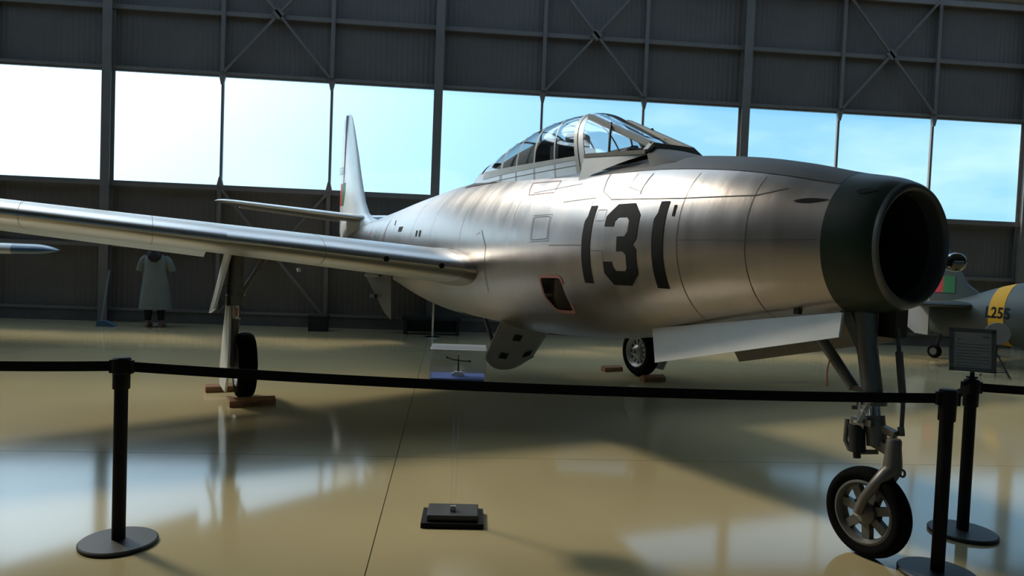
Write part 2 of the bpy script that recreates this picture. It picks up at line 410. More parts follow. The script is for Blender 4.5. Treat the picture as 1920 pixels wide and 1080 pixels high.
def shell(u0, u1, nu, th0=-PI, th1=PI, nt=72, off=0., mb=None):
    mb = mb or MB(); full = abs(th1-th0-2*PI) < 1e-6; m = nt if full else nt+1
    rings = [[F(u0+(u1-u0)*i/nu, th0+(th1-th0)*j/nt, off) for j in range(m)] for i in range(nu+1)]
    return mb.loft(rings, closed=full, caps=(False, False))
fus = obj('fuselage', shell(-6.35, 5.0, 150, nt=144), m_alum, jet, True, 60)
# openings cut into the skin: flank duct opening, speed brake well, nose wheel well
def bool_cut(target, cutter_mb):
    cut = obj('cutter', cutter_mb, None, jet, False)
    md = target.modifiers.new('b', 'BOOLEAN'); md.object = cut; md.operation = 'DIFFERENCE'; md.solver = 'EXACT'
    bpy.context.view_layer.update()
    dg = bpy.context.evaluated_depsgraph_get(); me = bpy.data.meshes.new_from_object(target.evaluated_get(dg))
    target.modifiers.clear(); target.data = me; bpy.data.objects.remove(cut)
    finish(me, target.material_slots[0].material if target.material_slots and target.material_slots[0].material else m_alum, True, 60)
def rounded(poly, r, n=4):
    out = []; k = len(poly)
    for i in range(k):
        p, a, b = Vector(poly[i]), Vector(poly[i-1]), Vector(poly[(i+1)%k])
        p0 = p+(a-p).normalized()*r; p1 = p+(b-p).normalized()*r
        for j in range(n+1):
            t = j/n; out.append(tuple((1-t)**2*p0+2*t*(1-t)*p+t*t*p1))
    return out
OPEN = rounded([(2.535, 1.352), (2.815, 1.360), (2.825, 1.106), (2.60, 1.10), (2.53, 1.20)], .03)
bool_cut(fus, MB().prism(OPEN, lambda a, b, t: A(a, t, b), .3, .95))
bool_cut(fus, MB().box((.72, 0, .72), (1.15, .58, .4)))
bool_cut(fus, MB().add([(u, s_*w_, z) for u, w_, zt_ in ((3.6, .17, 1.14), (4.92, .10, 1.315)) for s_ in (-1, 1) for z in (.6, zt_)], [(0,1,3,2),(4,6,7,5),(0,4,5,1),(2,3,7,6),(0,2,6,4),(1,5,7,3)]))
# rim of the opening and the duct wall behind it
def ring_strip(inner, outer, fn):
    mb = MB(); n = len(inner); mb.add([fn(*p) for p in inner]+[fn(*p) for p in outer], [(i, (i+1)%n, n+(i+1)%n, n+i) for i in range(n)]); return mb
def grow(poly, d):
    c = Vector((sum(p[0] for p in poly)/len(poly), sum(p[1] for p in poly)/len(poly)))
    out = []; k = len(poly)
    for i in range(k):
        t = (Vector(poly[(i+1)%k])-Vector(poly[i-1])).normalized(); n = Vector((t.y, -t.x))
        if n.dot(Vector(poly[i])-c) < 0: n = -n
        out.append(tuple(Vector(poly[i])+n*d))
    return out
tag(obj('duct_rim', ring_strip(OPEN, grow(OPEN, .024), lambda a, b: SD(a, b, .004)), m_pink, jet), 'red painted rim of the flank opening')
mb = MB()
for i in range(13):
    pass
mb.loft([[SD(2.62+.24*i/12, z, -.015-.20*(1-i/12)**1.5) for z in np.linspace(1.03, 1.42, 8)] for i in range(13)], closed=False)
obj('duct_wall', mb, m_white_al, jet)
n_ = len(OPEN)
jamb = MB(); jamb.add([SD(a, b, 0) for a, b in OPEN]+[A(a, .47, b) for a, b in OPEN], [(i, (i+1)%n_, n_+(i+1)%n_, n_+i) for i in range(n_)])
obj('duct_jamb', jamb, m_dark, jet)

# nose: green band, grey lip, dark duct with splitter
mb = shell(5.0, 5.266, 16, off=.002); obj('nose_band', mb, m_green, jet, True, 60)
lipc = sec(5.29)[0]
def lipring(r, u, zc=lipc): return [A(u, r*.97*math.sin(2*PI*j/72), zc+r*math.cos(2*PI*j/72)) for j in range(72)]
rl = sec(5.235)[1]
obj('intake_lip', MB().loft([[F(5.265, -PI+2*PI*j/72, .0025) for j in range(72)]]+[[A(u, r*k_*math.sin(-PI+2*PI*j/72), lipc+r*math.cos(-PI+2*PI*j/72)) for j in range(72)] for u, r, k_ in ((5.282, .322, .905), (5.294, .313, .925), (5.299, .302, .95), (5.298, .291, .97), (5.29, .282, .97), (5.27, .277, .97), (5.2, .276, .97))], caps=(False, False)), m_lip, jet, True, 70)
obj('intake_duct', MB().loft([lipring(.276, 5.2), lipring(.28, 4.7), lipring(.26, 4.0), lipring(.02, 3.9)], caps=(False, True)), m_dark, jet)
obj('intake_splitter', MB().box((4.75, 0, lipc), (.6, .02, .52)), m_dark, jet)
# bright lamp housing beside the intake
lamp = obj('nose_lamp', MB().lathe([(.0, .05), (.025, .045), (.045, .025), (.052, 0), (.050, -.02), (.035, -.08), (0, -.10)], (5.30, .355, 1.565), 'x', 20), mat('dark_chrome', (.28, .27, .25), .15, metal=1), jet)
tag(lamp, 'shiny round lamp at the far side of the intake')
obj('lamp_bracket', MB().tube([(5.22, .30, 1.58), (5.26, .36, 1.57)], .02, 8), m_black, lamp)
# gun troughs on the upper nose
def teardrop(u0, u1, z, w):
    pts = []
    for k_ in range(24):
        t = 2*PI*k_/24; x = .5-.5*math.cos(t); y = w*math.sin(t)*(math.sin(PI*x**.6)*.7+.3)
        pts.append((u0+(u1-u0)*x, z+y))
    return pts
for side in (1, -1):
    for u0, u1, z, w in ((4.80, 4.995, 1.868, .012), (5.11, 5.215, 1.908, .014)):
        obj('gun_port', poly_map(teardrop(u0, u1, z, w), lambda a, b, s_=side: SD(a, b, .0045, s_), .03, .02), m_dark, jet)
obj('anti_glare_panel', shell(3.30, 4.998, 40, math.radians(-36), math.radians(36), 24, .0025), m_glare, jet)
for s_ in (1, -1):
    mb = MB()
    mb.loft([[F(u, s_*math.radians(t0+(36-t0)*j/8), .0025) for j in range(9)] for u, t0 in [(2.80+.5*i/14, 35.9-14*(i/14)) for i in range(15)]], closed=False)
    obj('anti_glare_wedge', mb, m_glare, jet)

# numerals 1 3 1 on both flanks
ONE = lambda u0, s_=1: [(u0+.022, 1.905), (u0+.098, 1.905), (u0+.098, 1.338), (u0, 1.338), (u0, 1.79), (u0+.012, 1.812), (u0+.022, 1.83)]
THREE = [(3.449,1.905),(3.624,1.905),(3.702,1.823),(3.699,1.659),(3.665,1.623),(3.698,1.589),(3.698,1.425),(3.612,1.341),(3.437,1.338),(3.36,1.42),(3.361,1.50),(3.456,1.501),(3.458,1.463),(3.482,1.437),(3.577,1.439),(3.596,1.461),(3.598,1.548),(3.57,1.573),(3.506,1.572),(3.506,1.676),(3.58,1.677),(3.607,1.709),(3.606,1.784),(3.579,1.808),(3.488,1.809),(3.458,1.781),(3.458,1.747),(3.359,1.748),(3.359,1.82)]
for side in (1, -1):
    fl = (lambda p: p) if side == 1 else (lambda p: [(7.07-a, b) for a, b in p])
    for poly in (ONE(3.12), THREE, ONE(3.838)):
        obj('numeral', poly_map(fl(poly), lambda a, b, s_=side: SD(a, b, .003, s_), .06, .02), m_num, jet, True, 60)
obj('vent_slot', poly_map([(3.984,1.875),(4.006,1.877),(4.006,1.803),(3.986,1.803)], lambda a, b: SD(a, b, .003), .03, .02), m_dark, jet)

# panel seams and rivet rows (flush joints of the skin)
seams = MB(); rivs = MB()
def seam(pts, w=.005, off=.0024, rivet=False, step=.025):
    P = []
    for (a, b), (c, d) in zip(pts[:-1], pts[1:]):
        k_ = max(2, int(math.hypot(c-a, d-b)/.03))
        P += [(a+(c-a)*i/k_, b+(d-b)*i/k_) for i in range(k_)]
    P.append(pts[-1])
    L_ = []; R_ = []
    for i, p in enumerate(P):
        q, r = Vector(P[max(i-1, 0)]), Vector(P[min(i+1, len(P)-1)]); t = (r-q).normalized(); n = Vector((-t.y, t.x))*w/2
        L_.append(SD(p[0]+n.x, p[1]+n.y, off)); R_.append(SD(p[0]-n.x, p[1]-n.y, off))
    seams.loft([L_, R_], closed=False)
    if rivet:
        acc = 0
        for (a, b), (c, d) in zip(pts[:-1], pts[1:]):
            l = math.hypot(c-a, d-b); k_ = max(1, int(l/step))
            for i in range(k_):
                x_, z_ = a+(c-a)*i/k_, b+(d-b)*i/k_
                rivs.add([SD(x_+.0045*math.cos(q), z_+.0045*math.sin(q), .0028) for q in (0, 1.257, 2.513, 3.77, 5.027)], [(0,1,2,3,4)])
def circ(u, t0=18, t1=165, w=.004, off=.0022):
    seams.loft([[F(u+e, math.radians(t0+(t1-t0)*i/40), off) for i in range(41)] for e in (-w/2, w/2)], closed=False)
    seams.loft([[F(u+e, -math.radians(t0+(t1-t0)*i/40), off) for i in range(41)] for e in (-w/2, w/2)], closed=False)
hatch = [(2.40, 1.845), (2.635, 1.845), (2.66, 1.665), (2.43, 1.655)]
seam(rounded(hatch, .02)+[rounded(hatch, .02)[0]]); seam([(2.385,1.86),(2.655,1.86),(2.68,1.648)], .003, rivet=True); seam([(2.68,1.648),(2.41,1.64),(2.385,1.86)], .003, rivet=True)
seam([(2.695,1.612),(3.12,1.615)], rivet=True); seam([(2.74,1.955),(3.15,1.968),(3.135,1.915)], rivet=True)
seam([(3.33,1.945),(4.02,1.919),(4.56,1.912),(4.73,1.945)], .006); seam([(3.10,2.17),(3.20,2.01),(3.33,1.953)], .006)
seam([(3.614,2.12),(3.615,2.01),(3.625,1.965)], .008); seam([(3.45,2.13),(3.46,2.03),(3.63,1.985)], .004)
seam([(3.36,1.50),(3.357,1.575),(3.225,1.578)], .004); seam([(3.24,1.87),(3.34,1.87),(3.34,1.79),(3.24,1.79),(3.24,1.87)], .003)
seam([(2.18,2.065),(2.84,2.10)], .004); seam([(1.50,1.75),(1.63,1.60),(1.55,1.19)], .007); seam([(1.47,1.735),(1.40,1.71)], .004)
for u in (4.55, 4.05, 1.02, .18, -.55, -1.45, -2.35): circ(u, 40 if u > 2 else 12, 170)
for u in (2.05,): circ(u, 40, 70)
seam([(-2.3,1.62),(-.6,1.56),(.9,1.58)], .004); seam([(4.98,1.655),(4.06,1.65)], .003)
obj('panel_seams', seams, m_seam, jet, True)
rv = obj('rivet_rows', rivs, m_rivet, jet, False); rv['kind'] = 'stuff'
def sp(name, poly, m, off=.003, sides=(1,)):
    for s_ in sides: obj(name, poly_map(poly, lambda a, b, q=s_: SD(a, b, off, q), .08, .03), m, jet)
sp('vent_slot', [(-1.22,1.85),(-1.02,1.85),(-1.04,1.785),(-1.20,1.785)], m_dark)
sp('vent_slot', [(-.362,1.785),(-.305,1.785),(-.30,1.712),(-.352,1.712)], m_dark); sp('vent_slot', [(-.238,1.783),(-.17,1.783),(-.168,1.71),(-.226,1.71)], m_dark)
sp('vent_slot', [(-1.62,1.95),(-1.58,1.95),(-1.50,1.88),(-1.54,1.88)], m_dark)
tri = MB()
sp('warning_mark', [(-3.15,1.815),(-2.93,1.812),(-3.0,1.762)], m_pink); sp('warning_mark', [(-3.04,1.765),(-2.99,1.765),(-3.07,1.63),(-3.12,1.63)], m_pink)
sp('vent_slot', [(-2.75,1.68),(-2.62,1.67),(-2.45,1.64),(-2.70,1.64)], m_dark)
obj('warning_stripe', MB().loft([[F(u, math.radians(52+(105-52)*i/20), .003) for i in range(21)] for u in (-1.99, -1.965)], closed=False), m_pink, jet)
mk = MB()
rr = [(2.00,2.17),(2.47,2.155),(2.52,2.05),(2.12,2.05),(2.00,2.17)]
old = seams; seams = mk; seam(rr, .006, .003); seams = old
obj('rescue_mark', mk, m_pink, jet)

# canopy
ZT = np.array([(.0,2.34),(.26,2.44),(.86,2.61),(1.31,2.70),(1.72,2.76),(2.17,2.775),(2.5,2.75)])
WT = np.array([(.0,.10),(.4,.235),(.9,.305),(1.5,.345),(2.2,.365),(2.8,.37)])
def canopy(ub, th, off=0., scale=1.):    # th 0 at starboard base .. pi at port base
    ut = ub-.28*max(0, (ub-.12)/2.6)**2; h = math.sin(th)
    zb = 2.20 if ub > .6 else 2.20+.09*(1-(ub-.12)/.48)
    w = hermite(WT[:,0], WT[:,1], ub); zt = hermite(ZT[:,0], ZT[:,1], max(ut, 0.0))
    c, s_ = math.cos(th), math.sin(th)
    v = w*math.copysign(abs(c)**.85, c)*scale+off*c; z = zb+(zt-zb)*s_**.82*scale+off*s_
    return A(ub+(ut-ub)*h, v, z)
def can_patch(ubs, ths, off=0., scale=1., mb=None):
    mb = mb or MB(); return mb.loft([[canopy(u, t, off, scale) for t in ths] for u in ubs], closed=False)
def th_at(ub, z):
    lo, hi = 0, PI/2
    for _ in range(30):
        m_ = (lo+hi)/2
        if canopy(ub, m_)[2] < z: lo = m_
        else: hi = m_
    return lo
UB = list(np.linspace(.14, 2.70, 40)); FULL = list(np.linspace(0, PI, 41))
obj('canopy_glass', can_patch(UB, FULL), m_glass, jet, True, 60)
skirt = MB()
for s_ in (0, 1):
    rows = []
    for u in UB:
        t1 = th_at(u, 2.385-.05*max(0, (u-.6))/2.1)
        t1 = min(t1, .9)
        rows.append([canopy(u, (t1*j/5 if not s_ else PI-t1*j/5), .006) for j in range(6)])
    skirt.loft(rows, closed=False)
obj('canopy_sill', skirt, m_alum, jet, True, 60)
cs = MB()
for s_ in (0, 1):
    q = []
    for e in (-.003, .003): q.append([canopy(u, (th_at(u, 2.268+e) if not s_ else PI-th_at(u, 2.268+e)), .0085) for u in UB[8:]])
    cs.loft(q, closed=False)
obj('sill_seam', cs, m_seam, jet)
cs = MB()
for s_ in (0, 1):
    rows = []
    for u in UB[8:]:
        t0, t1 = th_at(u, 2.315), th_at(u, 2.395-.05*max(0, (u-.6))/2.1)
        rows.append([canopy(u, (t0+(t1-t0)*j/3 if not s_ else PI-t0-(t1-t0)*j/3), .0095) for j in range(4)])
    obj('canopy_rail', MB().loft(rows, closed=False), m_frame, jet, True, 60)
def hoop(u0, u1, off=.007, name='canopy_hoop', m=None): return obj(name, can_patch([u0, (u0+u1)/2, u1], FULL, off), m or m_frame, jet, True, 60)
hoop(.14, .55, .006, 'canopy_tail_fairing')
hoop(1.16, 1.22); hoop(1.54, 1.575); hoop(1.92, 1.95); hoop(2.30, 2.325)
hoop(2.655, 2.71, .010, 'canopy_front_hoop'); hoop(2.71, 2.80, .004, 'windscreen_arch', m_alum_d)
# windscreen behind the arch
def arch(th, off=0): 
    p = canopy(2.80, th, off); return Vector(p)
tf = math.acos(.47)                        # where the flat front pane begins
F1s, F1p = Vector(A(3.36, .185, 2.365)), Vector(A(3.36, -.185, 2.365))
S1s, S1p = Vector(A(3.385, .255, 2.305)), Vector(A(3.385, -.255, 2.305))
t_lo = th_at(2.75, 2.335)
wf = MB(); ths = np.linspace(tf, PI-tf, 9)
wf.loft([[arch(t) for t in ths], [F1s.lerp(F1p, i/8) for i in range(9)]], closed=False)
obj('windscreen_front_pane', wf, m_glass, jet)
for s_, f1, s1 in ((1, F1s, S1s), (-1, F1p, S1p)):
    ts = [t_lo+(tf-t_lo)*i/8 for i in range(9)]; ts = ts if s_ == 1 else [PI-t for t in ts]
    a_ = [arch(t) for t in ts]; b_ = [s1.lerp(f1, i/8) for i in range(9)]
    obj('windscreen_side_pane', MB().loft([a_, b_], closed=False), m_glass, jet)
    top = arch(ts[-1])
    obj('windscreen_pillar', MB().bar(top, f1, .05, .045), m_frame, jet)
    obj('windscreen_pillar', MB().bar(f1, s1, .04, .045).bar(f1, f1.lerp(F1p if s_ == 1 else F1s, .5), .04, .035), m_frame, jet)
    base = arch(ts[0])
    rail = [base.lerp(s1, i/8) for i in range(9)]
    obj('windscreen_sill', MB().bar(base, s1, .03, .03), m_frame, jet)
    obj('windscreen_skirt', MB().loft([[p+Vector((0, -s_*.004, .01)) for p in rail], [Vector(F(p.x, s_*math.asin(min(.99, (abs(p.y)+.05)/(sec(p.x)[1]*WR))), .004)).lerp(p+Vector((0, 0, -.02)), (i/8)**1.3) for i, p in enumerate(rail)]], closed=False), m_alum_d, jet)
    # quarter frame visible through the side pane
    obj('inner_frame', MB().tube([Vector(A(2.98, s_*.30, 2.31)), Vector(A(2.94, s_*.27, 2.48)), Vector(A(2.85, s_*.20, 2.60))], .010, 8), m_black, jet)
cowl = MB()
nose_ = [Vector(F(3.70, math.radians(t), .004)) for t in np.linspace(26, -26, 9)]
row0 = [S1s.lerp(F1s, .999)]
up_ = [F1s.lerp(F1p, i/8)+Vector((0, 0, -.012)) for i in range(9)]
cowl.loft([up_, nose_], closed=False); cowl.add([S1s, F1s+Vector((0,0,-.012)), nose_[0], Vector(F(3.5, math.radians(32), .003))], [(0,1,2,3)]); cowl.add([S1p, F1p+Vector((0,0,-.012)), nose_[-1], Vector(F(3.5, math.radians(-32), .003))], [(0,1,2,3)])
obj('windscreen_cowl', cowl, m_glare, jet)
obj('windscreen_divider', MB().bar(F1s.lerp(arch(tf), .35), F1p.lerp(arch(PI-tf), .35), .012, .012), m_frame, jet)
# cockpit interior
obj('cockpit_dark_patch', shell(.3, 3.3, 24, math.radians(-29), math.radians(29), 12, .006), m_black, jet)  # black sheet on the closed skin stands in for the cockpit's shade
deck = can_patch(list(np.linspace(.5, 1.78, 14)), FULL, -.01, .84)
deck.add([canopy(1.78, t, -.01, .84) for t in FULL], [tuple(range(41))])
obj('turtle_deck', deck, mat('cockpit_grey', (.035, .033, .032), .7), jet)
obj('ejection_seat', MB().box((1.98, 0, 2.36), (.14, .40, .34)).box((2.15, 0, 2.27), (.35, .42, .12)), m_black, jet)
bevel(obj('headrest', MB().box((2.05, 0, 2.565), (.10, .24, .17)), m_black, jet), .04)
bevel(obj('instrument_hood', MB().box((2.98, 0, 2.30), (.36, .50, .16)), m_black, jet), .05)
gs = obj('gun_sight', MB().tube([(2.90, 0, 2.36), (2.88, 0, 2.42)], .045, 12), m_black, jet)
SG = rounded([(-.045, 0), (.045, 0), (.045, .12), (-.045, .12)], .03)
obj('sight_glass', MB().prism(SG, lambda a, b, t: (2.90+t-b*.45, a+.03, 2.41+b), 0, .008), m_acryl, gs)
obj('sight_frame', MB().tube([(2.90-b*.45, a+.03, 2.41+b) for a, b in SG+SG[:1]], .008, 8), m_rim_l, gs)

# wings
def airfoil(tc, cut=1.0, n=22, cam_=.01):
    pts = []
    xs = [.5-.5*math.cos(PI*i/n) for i in range(n+1)]
    yt = lambda x: 5*tc*(.2969*math.sqrt(max(x, 0))-.1260*x-.3516*x*x+.2843*x**3-.1015*x**4)
    for x in reversed(xs): pts.append((x*cut, yt(x*cut)+cam_*4*x*cut*(1-x*cut)))
    for x in xs[1:]: pts.append((x*cut, -yt(x*cut)*.98+cam_*4*x*cut*(1-x*cut)))
    return pts
def wLE(v): return 1.40-.07*(v-.65)
def wCH(v): return 2.75-.285*(v-.65)
def wZ(v): return 1.375+.083*(v-.65)
def wing(side, name='wing'):
    vs = [(.40,1,1),(.65,1,1),(1.2,1,1),(2.0,1,1),(2.849,1,1),(2.85,.77,1),(3.6,.77,1),(4.4,.77,1),(5.2,.77,1),(5.201,1,1),(5.36,1,.98),(5.45,1,.9),(5.51,1,.7),(5.55,1,.35)]
    rings = []
    for v, cut, sc in vs:
        c = wCH(v)*(.6+.4*sc); le = wLE(v)-(1-sc)*.25
        rings.append([A(le-x*c, side*v, wZ(v)+y*c*sc) for x, y in airfoil(.128, cut)])
    w = obj(name, MB().loft(rings), m_alum_w, jet, True, 40)
    rings = []                                # aileron, slightly drooped
    for v in (2.86, 3.6, 4.4, 5.19):
        c = wCH(v); r = []
        ang = math.radians(19)
        for x, y in airfoil(.128):
            if x < .775: continue
            dx, dy = (x-.775)*c, y*c
            r.append(A(wLE(v)-.775*c-(dx*math.cos(ang)+dy*math.sin(ang)), side*v, wZ(v)-.012+dy*math.cos(ang)-dx*math.sin(ang)))
        rings.append(r)
    obj('aileron', MB().loft(rings), m_alum_w, w, True, 40)
    for v in (1.0, 1.52):
        obj('leading_edge_port', MB().lathe([(0, .010), (.026, .008), (.026, -.03), (0, -.03)], A(wLE(v)-.001, side*v, wZ(v)+.005), 'x', 16), m_dark, w)
    obj('wing_lamp', MB().lathe([(0,.03),(.02,.02),(.025,0),(.02,-.03),(0,-.04)], A(wLE(2.0)-1.4, side*2.0, wZ(2.0)-.19), 'x', 12), m_chrome, w)
    wl_ = MB()
    for v in (2.05, 3.4, 4.3):                # skin joints across the wing
        c = wCH(v); q = []
        for e in (-.002, .002): q.append([A(wLE(v)-x*c, side*(v+e), wZ(v)+y*c*1.0+(.0012 if y > 0 else -.0012)) for x, y in airfoil(.128)[8:36]])
        wl_.loft(q, closed=False)
    obj('wing_seams', wl_, m_seam, w)
    return w
wS = wing(1); wP = wing(-1)
for s_ in (1, -1):                            # root fillet
    rings = []
    for v, g in ((.55, 1.22), (.63, 1.10), (.70, 1.03), (.78, .995)):
        c = wCH(v); rings.append([A(wLE(v)-x*c+(g-1)*.12, s_*v, wZ(v)+y*c*g) for x, y in airfoil(.128)])
    obj('wing_fillet', MB().loft(rings), m_alum, jet, True, 40)

# tail
FIN = [(-3.55, 2.02), (-4.0, 2.05), (-4.42, 2.16), (-4.72, 2.40), (-5.0, 2.85), (-5.22, 3.27), (-5.5, 3.72), (-5.66, 3.95), (-5.78, 4.06), (-5.90, 4.085), (-6.0, 4.06)]
def fin_mesh():
    rings = []
    for u, z in FIN[:1]: pass
    lev = [(1.80,-3.4,-6.05),(2.02,-3.6,-6.08),(2.10,-4.25,-6.09),(2.2,-4.5,-6.08),(2.40,-4.72,-6.06),(2.85,-5.0,-6.04),(3.27,-5.22,-6.01),(3.72,-5.49,-5.98),(3.92,-5.62,-5.97),(4.03,-5.73,-5.965),(4.08,-5.86,-5.96)]
    for z, le, te in lev:
        c = le-te; c /= .78; rings.append([A(le-x*c, y*c, z) for x, y in airfoil(.09 if c > .6 else .07, .78, cam_=0)])
    return MB().loft(rings)
fin = obj('tail_fin', fin_mesh(), m_white_al, jet, True, 40)
lev = [(1.86,-6.10,-6.40),(2.26,-6.09,-6.40),(3.0,-6.05,-6.385),(3.6,-6.02,-6.37),(3.9,-6.0,-6.35),(4.02,-5.98,-6.28),(4.07,-5.97,-6.12)]
obj('rudder', MB().loft([[A(le-t*(le-te), s_*(.035*(1-t)+.004), z) for t, s_ in ((0,1),(.5,1),(1,1),(1,-1),(.5,-1),(0,-1))] for z, le, te in lev]), m_white_al, jet, True, 30)
for s_ in (1, -1):
    def rv_(u): t = max(0, min(1, (-6.07-u)/.32)); return s_*(.035*(1-t)+.0065)
    obj('flag_stripe', MB().add([A(u, rv_(u), z) for u in (-6.36, -6.25, -6.11) for z in (2.39, 2.81)], [(0,1,3,2),(2,3,5,4)]), m_red, jet, False)
    obj('flag_stripe', MB().add([A(u, s_*(.040+(u+6.1)*.03), z) for u in (-6.11, -5.86) for z in (2.39, 2.81)], [(0,1,3,2)]), m_gflag, jet, False)
    obj('serial_number', text_mb('5131', .20, lambda x, y, s__=s_: A(-6.33+x*.9 if s__ == 1 else -5.93-x*.9, s__*.044, 2.98+y)), m_num, jet, False)
for s_ in (1, -1):
    rings = []
    for v, le, te, sc in ((.02,-4.42,-5.55,1),(.6,-4.62,-5.62,1),(1.4,-4.88,-5.71,1),(2.05,-5.09,-5.78,1),(2.22,-5.18,-5.78,.9),(2.30,-5.28,-5.74,.65),(2.335,-5.42,-5.66,.3)):
        c = le-te; rings.append([A(le-x*c, s_*v, 2.09+.085*v+y*c*sc) for x, y in airfoil(.125, cam_=0)])
    tp = obj('tailplane', MB().loft(rings), m_alum_w, jet, True, 40)
    rings = []
    for v, le, te in ((.22,-5.58,-6.05),(1.0,-5.67,-6.02),(1.9,-5.76,-5.98)):
        rings.append([A(le-t*(le-te), s_*v, 2.085+.085*v+q*(.045*(1-t)+.003)-t*.02) for t, q in ((0,1),(1,1),(1,-1),(0,-1))])
    obj('elevator', MB().loft(rings), m_alum_w, tp, True, 30)
obj('tail_pipe', MB().lathe([(.195, -6.34), (.20, -6.42), (.185, -6.43), (.17, -6.3), (.16, -5.6)], (0, 0, 1.53), 'x', 40), m_dark, jet)
obj('tail_bumper', MB().bar(A(-5.4, 0, 1.30), A(-5.9, 0, 1.27), .05, .05), m_alum, jet)

# speed brake under the belly
rows = []
for i in range(9):
    t = i/8; u, z = 1.30-.48*t, .845-.50*t
    r = []
    for j in range(13):
        w = -1+j/6; hw = .315*(1-.10*t)
        tt = t*(1-.16*abs(w)**3) if i == 8 else t
        uu, zz = 1.30-.48*tt, .845-.50*tt
        r.append((uu-.02*(1-w*w), -w*hw, zz+.075*w*w*(1)-.03))
    rows.append(r)
sb = obj('speed_brake', MB().loft(rows, closed=False), m_alum_d, jet, True, 50)
sol = sb.modifiers.new('thick', 'SOLIDIFY'); sol.thickness = .022
def sbp(t, w): 
    hw = .315*(1-.10*t); return Vector((1.30-.48*t-.02*(1-w*w)+.008, -w*hw, .845-.50*t+.075*w*w-.03-.006))
for t0, w0 in ((.17, .36), (.60, .52), (.60, -.42)):
    mb = MB(); q = [sbp(t0, w0), sbp(t0, w0-.30), sbp(t0+.13, w0-.30), sbp(t0+.13, w0)]
    mb.add(q, [(0,1,2,3)]); o = obj('brake_slot', mb, m_dark, sb)
obj('brake_jack', MB().tube([(.42, -.12, .95), (.86, -.12, .45)], .022, 10), m_gear, sb)
obj('brake_jack', MB().tube([(.42, .12, .95), (.86, .12, .45)], .022, 10), m_gear, sb)
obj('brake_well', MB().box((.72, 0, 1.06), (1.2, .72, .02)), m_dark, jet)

# nose gear doors
for s_ in (1, -1):
    q = [A(3.50, s_*.20, 1.035), A(5.05, s_*.185, 1.275), A(5.06, s_*.215, 1.145), A(3.62, s_*.26, .805)]
    if s_ < 0: q = [A(3.75, s_*.20, 1.075), A(5.05, s_*.185, 1.275), A(5.06, s_*.22, 1.115), A(3.90, s_*.24, .835)]
    d = obj('nose_gear_door', MB().add([Vector(p)+Vector((0, e, 0)) for e in (0, -s_*.018) for p in q], [(0,1,2,3),(7,6,5,4),(0,4,5,1),(1,5,6,2),(2,6,7,3),(3,7,4,0)]), m_white_al if s_ > 0 else m_gear, jet, False)
    for u in (3.75, 4.75): obj('door_hinge', MB().box(A(u, s_*.19, sec(u)[0]-sec(u)[1]+.05), (.035, .03, .04)), m_black, d)
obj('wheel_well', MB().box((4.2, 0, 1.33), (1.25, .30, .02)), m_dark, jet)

# nose gear
NU, NV = 5.18, .088
leg = obj('nose_gear_leg', MB().tube([A(5.03, .02, 1.36), A(5.06, .02, 1.18), A(5.085, .03, 1.06)], [.075, .06, .05], 16).tube([A(5.085, .03, 1.08), A(5.14, .03, .80)], .052, 18).tube([A(5.137, .03, .86), A(5.142, .03, .79)], [.064, .064], 18).bar(A(4.98, .10, 1.30), A(5.08, .05, 1.06), .03, .05).bar(A(4.98, -.10, 1.30), A(5.08, -.01, 1.06), .03, .05), m_gear, jet)
obj('oleo_piston', MB().tube([A(5.14, .03, .80), A(5.155, .03, .71)], .032, 16), m_chrome, leg)
obj('leg_collar', MB().tube([A(5.15, .03, .735), A(5.175, .03, .58)], [.05, .052], 16).bar(A(5.15, .03, .69), A(5.275, .03, .66), .04, .035).bar(A(5.16, .03, .60), A(5.265, .03, .57), .06, .05).box(A(5.12, .05, .70), (.12, .10, .035)), m_gear, leg)
obj('shimmy_damper', MB().tube([A(5.09, .09, .68), A(5.105, .09, .535)], .042, 16).tube([A(5.10, .09, .53), A(5.105, .09, .50)], .02, 10), m_black, leg)
obj('damper_bracket', MB().tube([A(5.04, .10, .70), A(5.035, .10, .58), A(5.06, .10, .54), A(5.12, .08, .535), A(5.19, .04, .55)], .013, 8), m_gear, leg)
obj('torque_link', MB().bar(A(5.10, .085, .82), A(5.115, .115, .70), .012, .02).bar(A(5.16, .085, .82), A(5.125, .115, .70), .012, .02).tube([A(5.085, .085, .82), A(5.175, .085, .82)], .012, 8).bar(A(5.105, .10, .76), A(5.15, .10, .76), .012, .016), m_rim_l, leg)
obj('torque_link', MB().bar(A(5.12, .115, .70), A(5.10, .09, .64), .05, .02), m_rim_l, leg)
obj('steering_lever', MB().bar(A(5.06, .09, .765), A(5.10, .08, .77), .02, .02).tube([A(5.09, .085, .85), A(5.095, .085, .77)], .012, 8), m_black, leg)
obj('fork_post', MB().lathe([(0, .645), (.032, .643), (.037, .63), (.037, .60), (.044, .53), (.046, .50), (.044, .47), (0, .46)], A(5.285, .055, 0), 'z', 20), m_gear, leg)
obj('wheel_fork', MB().tube([A(5.285, .055, .49), A(5.275, .10, .46), A(5.245, .135, .40), A(5.20, .146, .32), A(NU-.01, .148, .235)], [.038, .034, .028, .024, .024], 12).tube([A(5.285, .055, .49), A(5.275, .03, .46), A(5.245, .022, .40), A(5.20, .022, .32), A(NU-.01, .024, .235)], [.038, .034, .028, .024, .024], 12), m_gear, leg)
obj('tow_lug', MB().tube([A(5.33+.014*math.cos(t), .04, .475+.018*math.sin(t)) for t in np.linspace(0, 2*PI, 11)], .006, 6).bar(A(5.30, .04, .475), A(5.32, .04, .475), .02, .02), m_gear, leg)
obj('axle', MB().tube([A(NU-.01, .165, .235), A(NU-.01, .005, .235)], .016, 12), m_chrome, leg)
